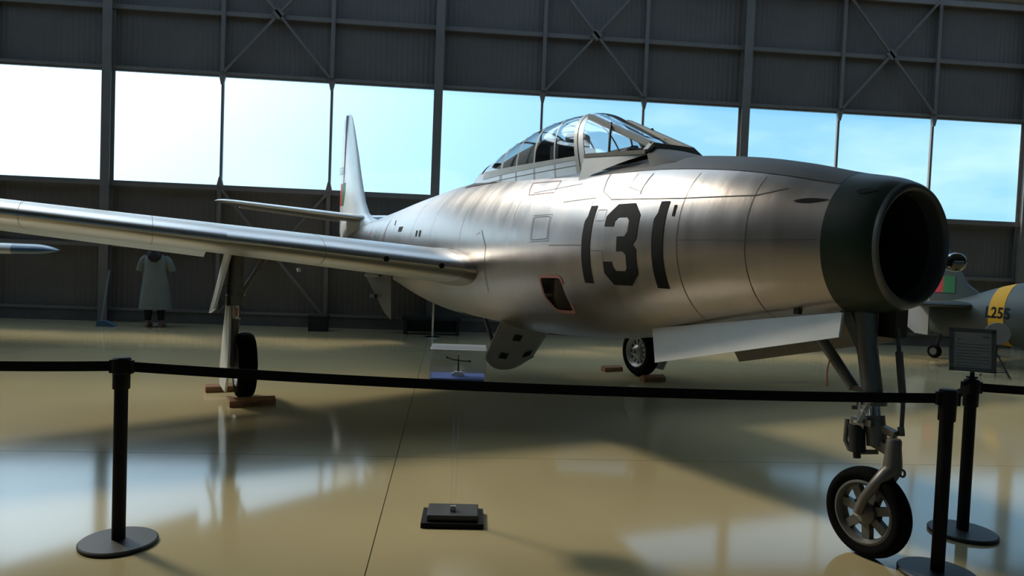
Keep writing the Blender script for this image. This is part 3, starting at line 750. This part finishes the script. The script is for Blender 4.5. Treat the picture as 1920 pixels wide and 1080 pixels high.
obj('steering_rod', MB().tube([A(5.17, -.08, 1.25), A(5.225, -.05, .98)], .011, 8).tube([A(5.205, -.06, 1.08), A(5.265, -.03, .82)], .019, 10).tube([A(5.265, -.03, .82), A(5.285, 0.0, .68)], .011, 8).tube([A(5.28, .0, .70), A(5.287, .0, .655)], .017, 10), m_gear, leg)
obj('drag_brace', MB().tube([A(4.80, .06, 1.12), A(5.03, .05, .865)], .030, 12).bar(A(5.02, .05, .865), A(5.13, .04, .86), .03, .03).tube([A(5.03, .05, .90), A(5.035, .05, .865)], .012, 8), m_gear, leg)
obj('release_cord', MB().tube([A(4.90, .09, 1.0), A(4.895, .10, .93), A(4.90, .10, .85)], .004, 6), m_orange, leg)
obj('actuator_box', MB().box(A(5.14, -.09, 1.26), (.10, .10, .22)), m_black, leg)
def tyre_prof(R, r, hw):
    P = [(r, -hw*.72), (r+.02, -hw*.92), ((R+r)/2, -hw)]
    for k_ in range(9):
        t = -PI/2+PI*k_/8; P.append((R-hw*.55+hw*.55*math.cos(t), hw*.97*math.sin(t)))
    P += [((R+r)/2, hw), (r+.02, hw*.92), (r, hw*.72)]
    return P
def spoke_rim(mb, c, R, r, hw, n, wsp, hub):
    mb.lathe([(R, -hw), (R, hw), (R-.012, hw+.004), (r, hw*.55), (r, -hw*.55), (R-.012, -hw-.004)], c, 'y', 48, close=True)
    mb.lathe([(0, hw*1.2), (hub*.6, hw*1.2), (hub, hw*.8), (hub, -hw*.8), (hub*.6, -hw*1.2), (0, -hw*1.2)], c, 'y', 28)
    for k_ in range(n):
        t = 2*PI*k_/n+.3; d = Vector((math.cos(t), 0, math.sin(t)))
        mb.bar(Vector(c)+d*hub*.7, Vector(c)+d*(r+.006), hw*.9, wsp, upv=Vector((-math.sin(t), 0, math.cos(t))))
c = A(NU, NV-.003, .235)
ty = obj('nose_tyre', MB().lathe(tyre_prof(.235, .165, .054), c, 'y', 56, close=True), m_tyre, leg)
mb = MB(); spoke_rim(mb, c, .168, .140, .042, 7, .044, .062); obj('nose_wheel_rim', mb, m_rim, leg)
obj('nose_brake_disc', MB().lathe([(.03, -.004), (.085, -.004), (.085, .004), (.03, .004)], c, 'y', 24), m_black, leg)

# main gear
def main_gear(s_, du=0.):
    v = 2.525; o_ = s_
    A = lambda u, v_, z_: (u+du, -v_, z_)
    leg = obj('main_gear_leg', MB().tube([A(-.02, o_*2.62, 1.50), A(-.02, o_*2.625, .96)], [.078, .074], 18).tube([A(-.02, o_*2.625, 1.03), A(-.02, o_*2.625, .93)], [.092, .092], 18), m_gear, jet)
    obj('oleo_piston', MB().tube([A(-.02, o_*2.625, .95), A(-.02, o_*2.63, .78)], .045, 16), m_chrome, leg)
    tag(obj('orange_glint', MB().tube([A(-.02+.028, o_*2.615, .91), A(-.02+.028, o_*2.618, .82)], .018, 8), m_orange, leg), 'orange reflection on the piston, coloured in as a band')  # orange reflection in the chrome, put in as a coloured band
    obj('axle_arm', MB().tube([A(-.02, o_*2.63, .80), A(-.03, o_*2.645, .62), A(0, o_*2.645, .44), A(0, o_*2.64, .33)], [.06, .055, .05, .045], 14).tube([A(0, o_*2.66, .33), A(0, o_*2.40, .33)], .03, 12), m_gear, leg)
    obj('torque_link', MB().bar(A(-.06, o_*2.62, .95), A(-.20, o_*2.60, .86), .07, .025).bar(A(-.20, o_*2.60, .86), A(-.05, o_*2.63, .74), .06, .025), m_gear, leg)
    obj('side_brace', MB().tube([A(-.02, o_*2.58, 1.02), A(-.02, o_*2.36, 1.40)], .024, 10), m_gear, leg)
    obj('brake_hose', MB().tube([A(.05, o_*2.68, 1.45), A(.06, o_*2.70, 1.1), A(.05, o_*2.70, .8), A(.03, o_*2.68, .55)], .012, 8), m_black, leg)
    c = A(0, o_*v, .33)
    obj('main_tyre', MB().lathe(tyre_prof(.33, .20, .088), c, 'y', 64, close=True), m_tyre, leg)
    mb = MB(); spoke_rim(mb, c, .21, .165, .084, 12, .040, .09); obj('main_wheel_rim', mb, m_rim_l, leg)
    obj('brake_drum', MB().lathe([(.0, -.02), (.16, -.02), (.16, .02), (0, .02)], c, 'y', 32), m_black, leg)
    obj('hub_cap', MB().lathe([(0, .10), (.03, .098), (.045, .085), (.045, -.085), (.03, -.098), (0, -.10)], c, 'y', 20), m_gear, leg)
    d = MB()
    prof = [(.26, .80), (.34, .55), (.345, .28), (.24, .11), (-.24, .11), (-.30, .30), (-.22, .62), (-.10, .93), (.10, .93)]
    d.prism(prof, lambda a, b, t: A(a, o_*(2.70+t-.035*(b-.5)), b), 0, .02)
    obj('leg_door', d, m_white_al, leg, False)
    d = MB(); d.prism([(.22, 1.47), (.12, .90), (-.16, .84), (-.24, 1.47)], lambda a, b, t: A(a, o_*(2.69+t+.23*(1.45-b)), b), 0, .025)
    obj('wing_gear_door', d, m_white_al, jet, False)
    obj('door_link', MB().tube([A(0, o_*2.64, 1.15), A(0, o_*2.77, 1.10)], .012, 8), m_gear, leg)
    d = MB(); d.prism([(.32, 1.36), (.20, .80), (-.02, .86), (-.62, 1.22), (-.62, 1.36)], lambda a, b, t: A(a, o_*(1.12+t-.10*(1.36-b)), b), 0, .02)
    iw = obj('inner_gear_door', d, m_gear, jet, False)
    obj('door_jack', MB().tube([A(0, o_*1.16, 1.27), A(-.32, o_*1.22, 1.25)], .02, 10), m_gear, iw)
    obj('door_handle', MB().bar(A(-.15, o_*1.15, 1.03), A(-.35, o_*1.15, 1.02), .03, .04), m_black, iw)
main_gear(1); main_gear(-1, -.14)

# ------------------------------------------------------------------ wheel chocks
def jet_w(u, v, z=0):
    c_, s_ = math.cos(HEADING), math.sin(HEADING); return Vector((-.412+c_*u+s_*v, 8.404+s_*u-c_*v, z))
def chock(u, v, L, rz_, label, text=None):
    t = thing('wheel_chock', jet_w(u, v), label, 'chock', HEADING+rz_, 'wooden wheel chocks of the jet')
    o = obj('block', MB().prism([(-.055, 0), (.055, 0), (.050, .055), (.0, .085), (-.055, .06)], lambda a, b, tt: (a, tt, b), -L/2, L/2), m_wood, t, False)
    bevel(o, .004)
    if text:
        tx = text_mb(text, .032, lambda x, y: (.0560, x-.08, .014+y)); obj('stencil', tx, m_num, t, False)
    return t
chock(.40, 2.50, .42, 0, 'wooden chock with black lettering in front of the near main wheel', 'No BRAKE')
chock(-.42, 2.64, .42, 0, 'wooden chock behind the near main wheel, beside its gear door')
chock(.27, -2.42, .34, 0, 'wooden chock in front of the far main wheel', None)
chock(-.60, -2.40, .30, 0, 'wooden chock behind the far main wheel, left of its tyre')

# ------------------------------------------------------------------ belt stanchions
SH = .935
def stanchion(name, x, y, label, h=SH):
    t = thing(name, (x, y, 0), label, 'stanchion', 0, 'black belt barrier stanchions')
    obj('base', MB().lathe([(0, 0), (.176, 0), (.180, .006), (.180, .016), (.174, .021), (.04, .026), (0, .026)], (0,0,0), 'z', 56), m_base, t, True, 30)
    obj('post', MB().lathe([(0, .02), (.0315, .02), (.0315, h-.14), (0, h-.14)], (0,0,0), 'z', 32), m_post, t, True, 30)
    obj('head', MB().lathe([(0, h-.16), (.038, h-.16), (.040, h-.155), (.040, h-.085), (.043, h-.08), (.043, h-.012), (.036, h-.004), (0, h)], (0,0,0), 'z', 32).box((.045, 0, h-.05), (.02, .03, .065)).box((-.045, 0, h-.05), (.02, .03, .065)), m_post, t, True, 30)
    return t
p1 = stanchion('belt_stanchion', -1.906, 3.553, 'black belt post with a round base at the left front')
p2 = stanchion('belt_stanchion', 2.172, 3.561, 'black belt post at the right front, base cut by the photo edge')
p3 = stanchion('belt_stanchion', 2.672, 4.165, 'black belt post carrying the framed notice at the right', .905)
p4 = stanchion('belt_stanchion', -4.3, 3.45, 'black belt post beyond the left photo edge')
p5 = stanchion('belt_stanchion', 4.9, 4.2, 'black belt post beyond the right photo edge')
def belt(a, b, sag, label, za=SH-.05, zb=SH-.05):
    a, b = Vector((a[0], a[1], za)), Vector((b[0], b[1], zb)); d = (b-a); n = Vector((-d.y, d.x, 0)).normalized()*.0015
    d2 = d.copy(); d2.z = 0; d2.normalize(); a2 = a+d2*.060; b2 = b-d2*.060
    ring = []
    for i in range(41):
        t = i/40; p = a2.lerp(b2, t); p.z -= sag*4*t*(1-t); h = Vector((0, 0, .0245))
        ring.append([p+n+h, p-n+h, p-n-h, p+n-h])
    return tag(obj('barrier_belt', MB().loft(ring), m_belt, None, False), label, 'belt', 'black barrier belts')
belt((-1.906, 3.553), (2.172, 3.561), .030, 'long black belt stretched across the front of the jet')
belt((-4.3, 3.45), (-1.906, 3.553), .025, 'black belt running left from the left post out of the photo')
belt((2.172, 3.561), (2.672, 4.165), .0, 'short black belt between the two right posts', SH-.05, .855)
belt((2.672, 4.165), (4.9, 4.2), .02, 'black belt running right from the notice post', .855, .855)
# notice on the third post
nt_ = thing('framed_notice', (2.672, 4.165, .912), 'grey metal framed notice sheet standing on the right rear belt post', 'sign', math.radians(-22))
obj('stem', MB().tube([(0, 0, -.01), (0, 0, .03)], .012, 12).lathe([(0, -.006), (.03, -.004), (.03, .006), (0, .01)], (0,0,0), 'z', 20), m_post, nt_)
R_ = Matrix.Rotation(math.radians(-14), 3, 'X')
def NP(x, y, z): return tuple(R_ @ Vector((x, y, z)))
fr = MB()
W_, H_ = .235, .255
for (cx, cz, w_, h_) in ((0, .012, W_, .024), (0, H_-.012, W_, .024), (-W_/2+.012, H_/2, .024, H_), (W_/2-.012, H_/2, .024, H_)):
    fr.add([NP(cx+a*w_/2, b*.008, cz+e*h_/2+.03) for a in (-1, 1) for b in (-1, 1) for e in (-1, 1)], [(0,1,3,2),(4,6,7,5),(0,4,5,1),(2,3,7,6),(0,2,6,4),(1,5,7,3)])
obj('frame', fr, m_chrome, nt_, False)
obj('sheet', MB().add([NP(a*(W_/2-.02), -.002, .03+.02+b*(H_-.04)) for a, b in ((-1,0),(1,0),(1,1),(-1,1))]+[NP(a*(W_/2-.02), .004, .03+.02+b*(H_-.04)) for a, b in ((-1,0),(1,0),(1,1),(-1,1))], [(0,1,2,3),(4,7,6,5)]), m_paper, nt_, False)
ln = MB()
def inkline(x0, x1, z, h=.0035): ln.add([NP(a, -.0035, z+b) for a, b in ((x0,0),(x1,0),(x1,h),(x0,h))], [(0,1,2,3)])
inkline(.05, .085, .235, .006); inkline(-.075, -.06, .215, .006)
for k_ in range(8): inkline(-.08, .085-(.05 if k_ in (3, 7) else 0), .19-.018*k_)
obj('print', ln, m_ink, nt_, False)

# ------------------------------------------------------------------ acrylic display case on a clear stand
case = thing('display_stand', (-.284, 4.05, 0), 'clear acrylic display stand with a black stepped base and showcase', 'display case', math.radians(3))
obj('base_plinth', MB().box((0, 0, .014), (.345, .25, .028)), m_post, case, False)
bevel(obj('base_step', MB().box((0, .005, .045), (.285, .20, .034)), m_base, case, False), .006)
obj('base_clip', MB().box((0, -.02, .075), (.03, .02, .03)).tube([(-.012, -.03, .09), (.012, -.03, .09)], .006, 8), m_rim_l, case)
for x in (-.022, .022):
    obj('stand_panel', MB().box((x*.6, .0, .43), (.006, .06, .74)), m_acryl, case, False)
bx = MB()
cz, ch, cw, cdp = .80, .185, .305, .22
obj('case_tray', MB().box((0, 0, cz+.012), (cw-.01, cdp-.01, .024)), m_bluefelt, case, False)
for nm, ctr, dm in (('case_front', (0, -cdp/2, cz+ch/2), (cw, .005, ch)), ('case_back', (0, cdp/2, cz+ch/2), (cw, .005, ch)), ('case_side', (-cw/2, 0, cz+ch/2), (.005, cdp-.005, ch)), ('case_side', (cw/2, 0, cz+ch/2), (.005, cdp-.005, ch))):
    obj(nm, MB().box(ctr, dm), m_acryl, case, False)
m_lid = clear_mat('frosted_acrylic', (.80, .80, .80), gloss=.18, haze=.55, rough=.25, fres=False)
obj('case_lid', MB().box((0, 0, cz+ch), (cw, cdp, .006)), m_lid, case, False)
ex = thing('exhibit_model', (-.284, 4.05, cz+.024), 'small dark cross-shaped exhibit on a white block inside the clear case', 'exhibit', math.radians(3))
obj('block', MB().box((0, 0, .012), (.045, .035, .024)).box((0, 0, .009), (.07, .02, .014)), m_whitep, ex, False)
obj('mast', MB().tube([(0, 0, .02), (0, 0, .118)], [.005, .003], 8), m_bronze, ex)
obj('cross_arm', MB().tube([(-.065, 0, .102), (-.03, 0, .09), (.03, 0, .084), (.065, 0, .084)], .004, 8).tube([(-.065, 0, .108), (-.065, 0, .096)], .005, 6).tube([(.065, 0, .09), (.065, 0, .076)], .005, 6), m_bronze, ex)

# ------------------------------------------------------------------ second aircraft behind the nose (tail section with yellow band)
tg = thing('camouflaged_aircraft', (7.80, 13.25, 0), 'camouflaged propeller aircraft with a yellow tail band behind the nose of the jet', 'aircraft', HEADING)
SB = np.array([(-.12,.74,.27,.05),(.0,.74,.29,.10),(.25,.75,.33,.20),(.6,.79,.39,.32),(1.0,.86,.47,.42),(1.6,.92,.56,.50),(2.4,.98,.64,.56),(3.6,1.02,.68,.60),(5.2,1.05,.66,.60),(6.6,1.05,.60,.58)])
def G(x, th, off=0):
    zc, a, b = (hermite(SB[:,0], SB[:,i], x) for i in (1, 2, 3)); v, z = b*math.sin(th), a*math.cos(th)
    n = Vector((0, v/b**2, z/a**2)).normalized(); return (x, -(v+n.y*off), zc+z+n.z*off)
def gs_(x, z, off=0):
    zc, a = hermite(SB[:,0], SB[:,1], x), hermite(SB[:,0], SB[:,2], x); return G(x, math.acos(max(-1, min(1, (z-zc)/a))), off)
obj('fuselage', MB().loft([[G(x, 2*PI*j/40) for j in range(40)] for x in np.linspace(-.12, 6.6, 50)]), m_camo, tg, True, 50)
obj('yellow_band', MB().loft([[G(x, 2*PI*j/60, .004) for j in range(60)] for x in (1.12, 1.2, 1.3, 1.38)], caps=(False, False)), m_yellow, tg)
lb = text_mb('L255', .25, lambda x, y: (x, y, 0), .006)
mb = MB(); mb.add([gs_(1.06+x*.86, .85+y, .008) for x, y, z in lb.v], lb.f); obj('code_letters', mb, m_num, tg)
finp = [(1.05,1.16),(.75,1.20),(.5,1.38),(.30,1.70),(.12,1.98),(-.08,2.07),(-.14,2.0),(-.13,.95),(.3,.95)]
obj('tail_fin', MB().prism(finp, lambda a, b, t: (a, t, b), -.035, .035), m_camo, tg, False)
rud = [(-.15,2.02),(-.30,2.06),(-.53,1.85),(-.66,1.4),(-.70,.80),(-.60,.56),(-.40,.42),(-.15,.41)]
obj('rudder', MB().prism(rud, lambda a, b, t: (a, t, b), -.03, .03), m_camo_l, tg, False)
obj('flag_stripe', MB().box((.20, -.039, 1.36), (.22, .008, .30)), m_gflag, tg, False); obj('flag_stripe', MB().box((-.01, -.039, 1.36), (.20, .008, .30)), m_red, tg, False)
for s_ in (1, -1):
    rings = [[(le-x*(le-te), -s_*v, 1.02+y*(le-te)) for x, y in airfoil(.09, cam_=0)] for v, le, te in ((.05,.85,-.40),(1.2,.60,-.44),(1.66,.40,-.42),(1.82,.12,-.25))]
    obj('tailplane', MB().loft(rings), m_camo, tg, True, 40)
tw = obj('tail_wheel_fork', MB().tube([(.12, 0, .60), (.02, 0, .25), (-.02, .05, .13)], .03, 10), m_black, tg)
obj('tail_wheel', MB().lathe(tyre_prof(.125, .06, .05), (-.02, 0, .125), 'y', 32), m_tyre, tw); obj('tail_wheel_hub', MB().lathe([(0, -.045), (.065, -.045), (.065, .045), (0, .045)], (-.02, 0, .125), 'y', 24), m_rim, tw)
for s_ in (1, -1):
    rings = [[(le-x*(le-te), -s_*v, .72+.05*v+y*(le-te)) for x, y in airfoil(.13)] for v, le, te in ((.2,5.3,3.2),(3.0,5.1,3.5),(4.2,5.0,3.7))]
    obj('wing', MB().loft(rings), m_camo, tg, True, 40)
    lg = obj('gear_leg', MB().tube([(4.9, -s_*1.2, .75), (5.05, -s_*1.2, .33)], .06, 12), m_gear, tg)
    obj('main_wheel', MB().lathe(tyre_prof(.33, .17, .10), (5.05, -s_*1.35, .33), 'y', 32), m_tyre, lg)
obj('engine_cowl', MB().lathe([(0, 7.3), (.12, 7.25), (.25, 7.1), (.55, 7.0), (.64, 6.8), (.62, 6.5), (.5, 6.4)], (0, 0, 1.05), 'x', 40), m_camo, tg)
# low round notice on a tripod in front of it
rs = thing('round_sign', (7.40, 11.0, 0), 'low round grey sign on a black tripod below the yellow band', 'sign', math.radians(-34))
for k_ in range(3):
    t = PI/2+k_*2*PI/3; obj('tripod_leg', MB().tube([(.22*math.cos(t), .22*math.sin(t), .008), (.02*math.cos(t), .02*math.sin(t), .34)], .012, 8), m_black, rs)
obj('mast', MB().tube([(0, 0, .02), (0, 0, .64)], .014, 10), m_black, rs); obj('tripod_ring', MB().tube([(.16*math.cos(t), .16*math.sin(t), .09) for t in np.linspace(0, 2*PI, 13)], .007, 6), m_black, rs)
obj('disc', MB().lathe([(0, -.012), (.165, -.012), (.17, 0), (.165, .012), (0, .012)], (0, -.02, .66), 'y', 40), mat('sign_disc_grey', (.16, .155, .15), .6), rs)
obj('disc_print', MB().box((0, -.034, .69), (.16, .002, .012)).box((0, -.034, .66), (.20, .002, .010)).box((0, -.034, .63), (.14, .002, .010)), m_ink, rs, False)

# ------------------------------------------------------------------ wing of another aircraft at the left edge
ow = thing('aircraft_wing', (-9.6, 9.6, 0), 'white aircraft wing with a dark blue tip poking in at the left edge', 'aircraft wing', math.radians(27.66))
def owing(v0, v1, n, m, name):
    rings = []
    for i in range(n+1):
        v = v0+(v1-v0)*i/n; e = max(0, (v-2.75)/.32); sc = math.sqrt(max(.02, 1-e*e)) if e > 0 else 1
        c = (1.35-.12*v)*(.5+.5*sc); le = .5-(1-sc)*.15
        rings.append([(v, -(le-x*c), 1.33+.012*v+y*c*sc*1.0) for x, y in airfoil(.15)])
    return obj(name, MB().loft(rings), m, ow, True, 40)
owing(-1.5, 2.50, 8, m_whitew, 'wing_panel'); owing(2.501, 3.068, 14, m_bluep, 'wing_tip')
obj('trestle', MB().tube([(-.6, .6, 0), (-.6, .1, 1.26)], .03, 8).tube([(-.6, -.4, 0), (-.6, .1, 1.26)], .03, 8).tube([(-1.3, .6, 0), (-1.3, .1, 1.26)], .03, 8).tube([(-1.3, -.4, 0), (-1.3, .1, 1.26)], .03, 8), m_gear, ow)

# ------------------------------------------------------------------ far details along the wall
pole = thing('chrome_pole', WF(-.27, WD-1.1), 'thin shiny metal pole standing behind the belly of the jet', 'pole')
obj('shaft', MB().tube([(0, 0, .01), (0, 0, .95)], .022, 14), m_chrome, pole); obj('foot', MB().lathe([(0, 0), (.15, 0), (.15, .012), (.03, .03), (0, .03)], (0,0,0), 'z', 30), m_chrome, pole)
def bench(s, w, h, label):
    t = thing('low_bench', WF(s, WD-.55), label, 'bench', WA)
    obj('seat', MB().box((0, 0, h-.03), (w, .36, .06)), m_bench, t, False)
    for x in (-w/2+.06, w/2-.06): obj('leg', MB().box((x, 0, (h-.06)/2), (.06, .30, h-.06)), m_bench, t, False)
    obj('back_panel', MB().box((0, .15, h/2-.02), (w-.14, .03, h*.7)), m_bench, t, False)
bench(-.30, 1.12, .34, 'low dark bench against the wall behind the shiny pole')
cr_ = thing('storage_box', WF(-2.45, WD-.5), 'small dark box on the floor against the wall left of the bench', 'box', WA)
bevel(obj('body', MB().box((0, 0, .13), (.34, .3, .26)), m_bench, cr_, False), .01); obj('lid', MB().box((0, 0, .275), (.36, .32, .03)), m_bench, cr_, False)
# floor sweeper
br = thing('floor_mop', WF(-6.22, WD-.85), 'blue floor mop with a long pale handle leaning beside the column', 'mop', WA)
obj('mop_head', MB().prism([(-.10, 0), (.24, 0), (.20, .035), (.04, .10), (-.08, .10)], lambda a, b, t: (a, t, b), -.07, .07), m_mop, br, False)
obj('handle', MB().tube([(-.03, 0, .09), (.04, .12, 1.02)], .014, 10), m_handle, br)

# ------------------------------------------------------------------ woman in a long smock, seen from behind
PX = WF(-5.38, WD-.70)
pr = thing('person', PX, 'person in a long pale green smock seen from behind near the wall', 'person', math.radians(10)); pr.scale = (1.03, 1.03, .965)
def skin_mesh(name, verts, edges, radii, root, m, parent, sub=2):
    me = bpy.data.meshes.new(name); me.from_pydata(verts, edges, []); o = link(name, me)
    md = o.modifiers.new('skin', 'SKIN'); md.use_smooth_shade = True
    for i, r in enumerate(radii): me.skin_vertices[0].data[i].radius = r if isinstance(r, tuple) else (r, r)
    me.skin_vertices[0].data[root].use_root = True
    s_ = o.modifiers.new('sub', 'SUBSURF'); s_.levels = sub; s_.render_levels = sub
    bpy.context.view_layer.update()
    dg = bpy.context.evaluated_depsgraph_get(); m2 = bpy.data.meshes.new_from_object(o.evaluated_get(dg))
    bpy.data.objects.remove(o); finish(m2, m, True, 180); return link(name, m2, parent)
V = []; E = []; Rr = []
def sv(p, r, par=None):
    V.append(p); Rr.append(r)
    if par is not None: E.append((par, len(V)-1))
    return len(V)-1
pel = sv((0, 0, .90), (.15, .11)); wa = sv((0, .01, 1.06), (.125, .095), pel); chst = sv((0, 0, 1.24), (.15, .105), wa); nk0 = sv((0, -.01, 1.36), (.07, .065), chst); nk = sv((0, .015, 1.42), .05, nk0)
hd = sv((-.01, .03, 1.50), (.072, .085), nk); ht = sv((-.01, .03, 1.58), (.068, .080), hd)
for s_ in (-1, 1):
    sh = sv((s_*.165, -.01, 1.31), .055, chst); el = sv((s_*.235, .02, 1.06), .042, sh); wri = sv((s_*.12, .24, 1.10), .028, el)
    pm = sv((s_*.07, .29, 1.12), (.034, .018), wri)
    for k_, l in enumerate((.065, .075, .07, .055)):
        f0 = sv((s_*.045, .305, 1.145-.02*k_), .009, pm); f1 = sv((s_*(.045-l*.5), .325, 1.14-.02*k_), .0085, f0); sv((s_*(.045-l*.9), .315, 1.135-.02*k_), .007, f1)
    t0 = sv((s_*.075, .295, 1.16), .010, pm); sv((s_*.06, .31, 1.19), .008, t0)
    hp = sv((s_*.085, 0, .80), .088, pel); kn = sv((s_*.10, .02, .47), .058, hp); cf = sv((s_*.105, -.01, .32), .054, kn); an = sv((s_*.11, -.01, .09), .036, cf); sv((s_*.12, .12, .04), .034, an)
skin_mesh('body', V, E, Rr, pel, m_skin, pr)
face = MB()
for x in (-.04, .02): face.lathe([(0, -.008), (.009, -.004), (.011, 0), (.009, .004), (0, .008)], (x, .108, 1.52), 'y', 10)
obj('eyes', face, m_hair, pr); obj('nose', MB().tube([(-.01, .11, 1.525), (-.01, .13, 1.49), (-.01, .112, 1.48)], [.008, .012, .008], 8), m_skin, pr)
obj('mouth', MB().tube([(-.032, .108, 1.455), (-.01, .114, 1.452), (.012, .108, 1.455)], [.003, .006, .003], 8), m_shoe, pr)
for s_ in (-1, 1): obj('ear', MB().lathe([(0, -.006), (.018, -.004), (.022, 0), (.018, .004), (0, .006)], (-.01+s_*.075, .02, 1.51), 'x', 12), m_skin, pr)
def ell(cx, cy, z, a, b, n=32, wob=0): return [(cx+a*math.cos(2*PI*j/n)*(1+wob*math.sin(7*2*PI*j/n)), cy+b*math.sin(2*PI*j/n)*(1+wob*math.cos(5*2*PI*j/n)), z) for j in range(n)]
obj('smock', MB().loft([ell(0,0,.34,.275,.20,wob=.035), ell(0,0,.42,.268,.195,wob=.03), ell(0,0,.62,.245,.18,wob=.02), ell(0,0,.82,.222,.165,wob=.012), ell(0,0,1.0,.198,.145), ell(0,0,1.12,.192,.137), ell(0,0,1.22,.198,.137), ell(0,0,1.30,.195,.122), ell(0,-.005,1.345,.165,.10), ell(0,-.005,1.385,.10,.085), ell(0,0,1.40,.075,.075)], caps=(False, False)), m_coat, pr)
for s_ in (-1, 1):
    sl = [Vector((s_*.15, -.005, 1.335)), Vector((s_*.205, 0, 1.27)), Vector((s_*.245, .01, 1.16)), Vector((s_*.262, .03, 1.07))]
    obj('sleeve', MB().tube(sl, [.055, .064, .064, .068], 18), m_coat, pr)
    obj('legging', MB().loft([ell(s_*.11, -.01, .13, .052, .054, 20), ell(s_*.107, -.01, .22, .058, .06, 20), ell(s_*.105, -.01, .33, .068, .07, 20), ell(s_*.10, .01, .50, .075, .078, 20), ell(s_*.09, 0, .80, .10, .11, 20)]), m_legging, pr)
    mb = MB(); mb.loft([[(s_*.115+ax*math.cos(t)*w, y, max(0, z0+h*math.sin(t))) for t in np.linspace(0, 2*PI, 17)[:-1]] for y, w, ax, z0, h in ((-.085,.55,.045,.03,.03),(-.07,1,.045,.04,.04),(0,1,.045,.055,.055),(.08,1,.050,.04,.04),(.15,.95,.045,.03,.03),(.175,.5,.04,.02,.02))])
    obj('shoe', mb, m_shoe, pr)
obj('collar', MB().tube([(.078*math.cos(t), .078*math.sin(t), 1.40+.01*math.sin(t)) for t in np.linspace(0, 2*PI, 25)], .012, 8), m_coat, pr)
hr = MB(); hr.loft([ell(.01, -.135, 1.24, .04, .02, 24, .10), ell(.005, -.125, 1.30, .095, .035, 24, .10), ell(-.005, -.085, 1.38, .125, .055, 24, .06), ell(-.01, -.02, 1.46, .102, .088, 24, .03), ell(-.01, .005, 1.53, .092, .092, 24), ell(-.01, .015, 1.59, .084, .092, 24), ell(-.01, .02, 1.635, .055, .06, 24), ell(-.01, .02, 1.65, .015, .02, 24)])
obj('hair', hr, m_hair, pr)
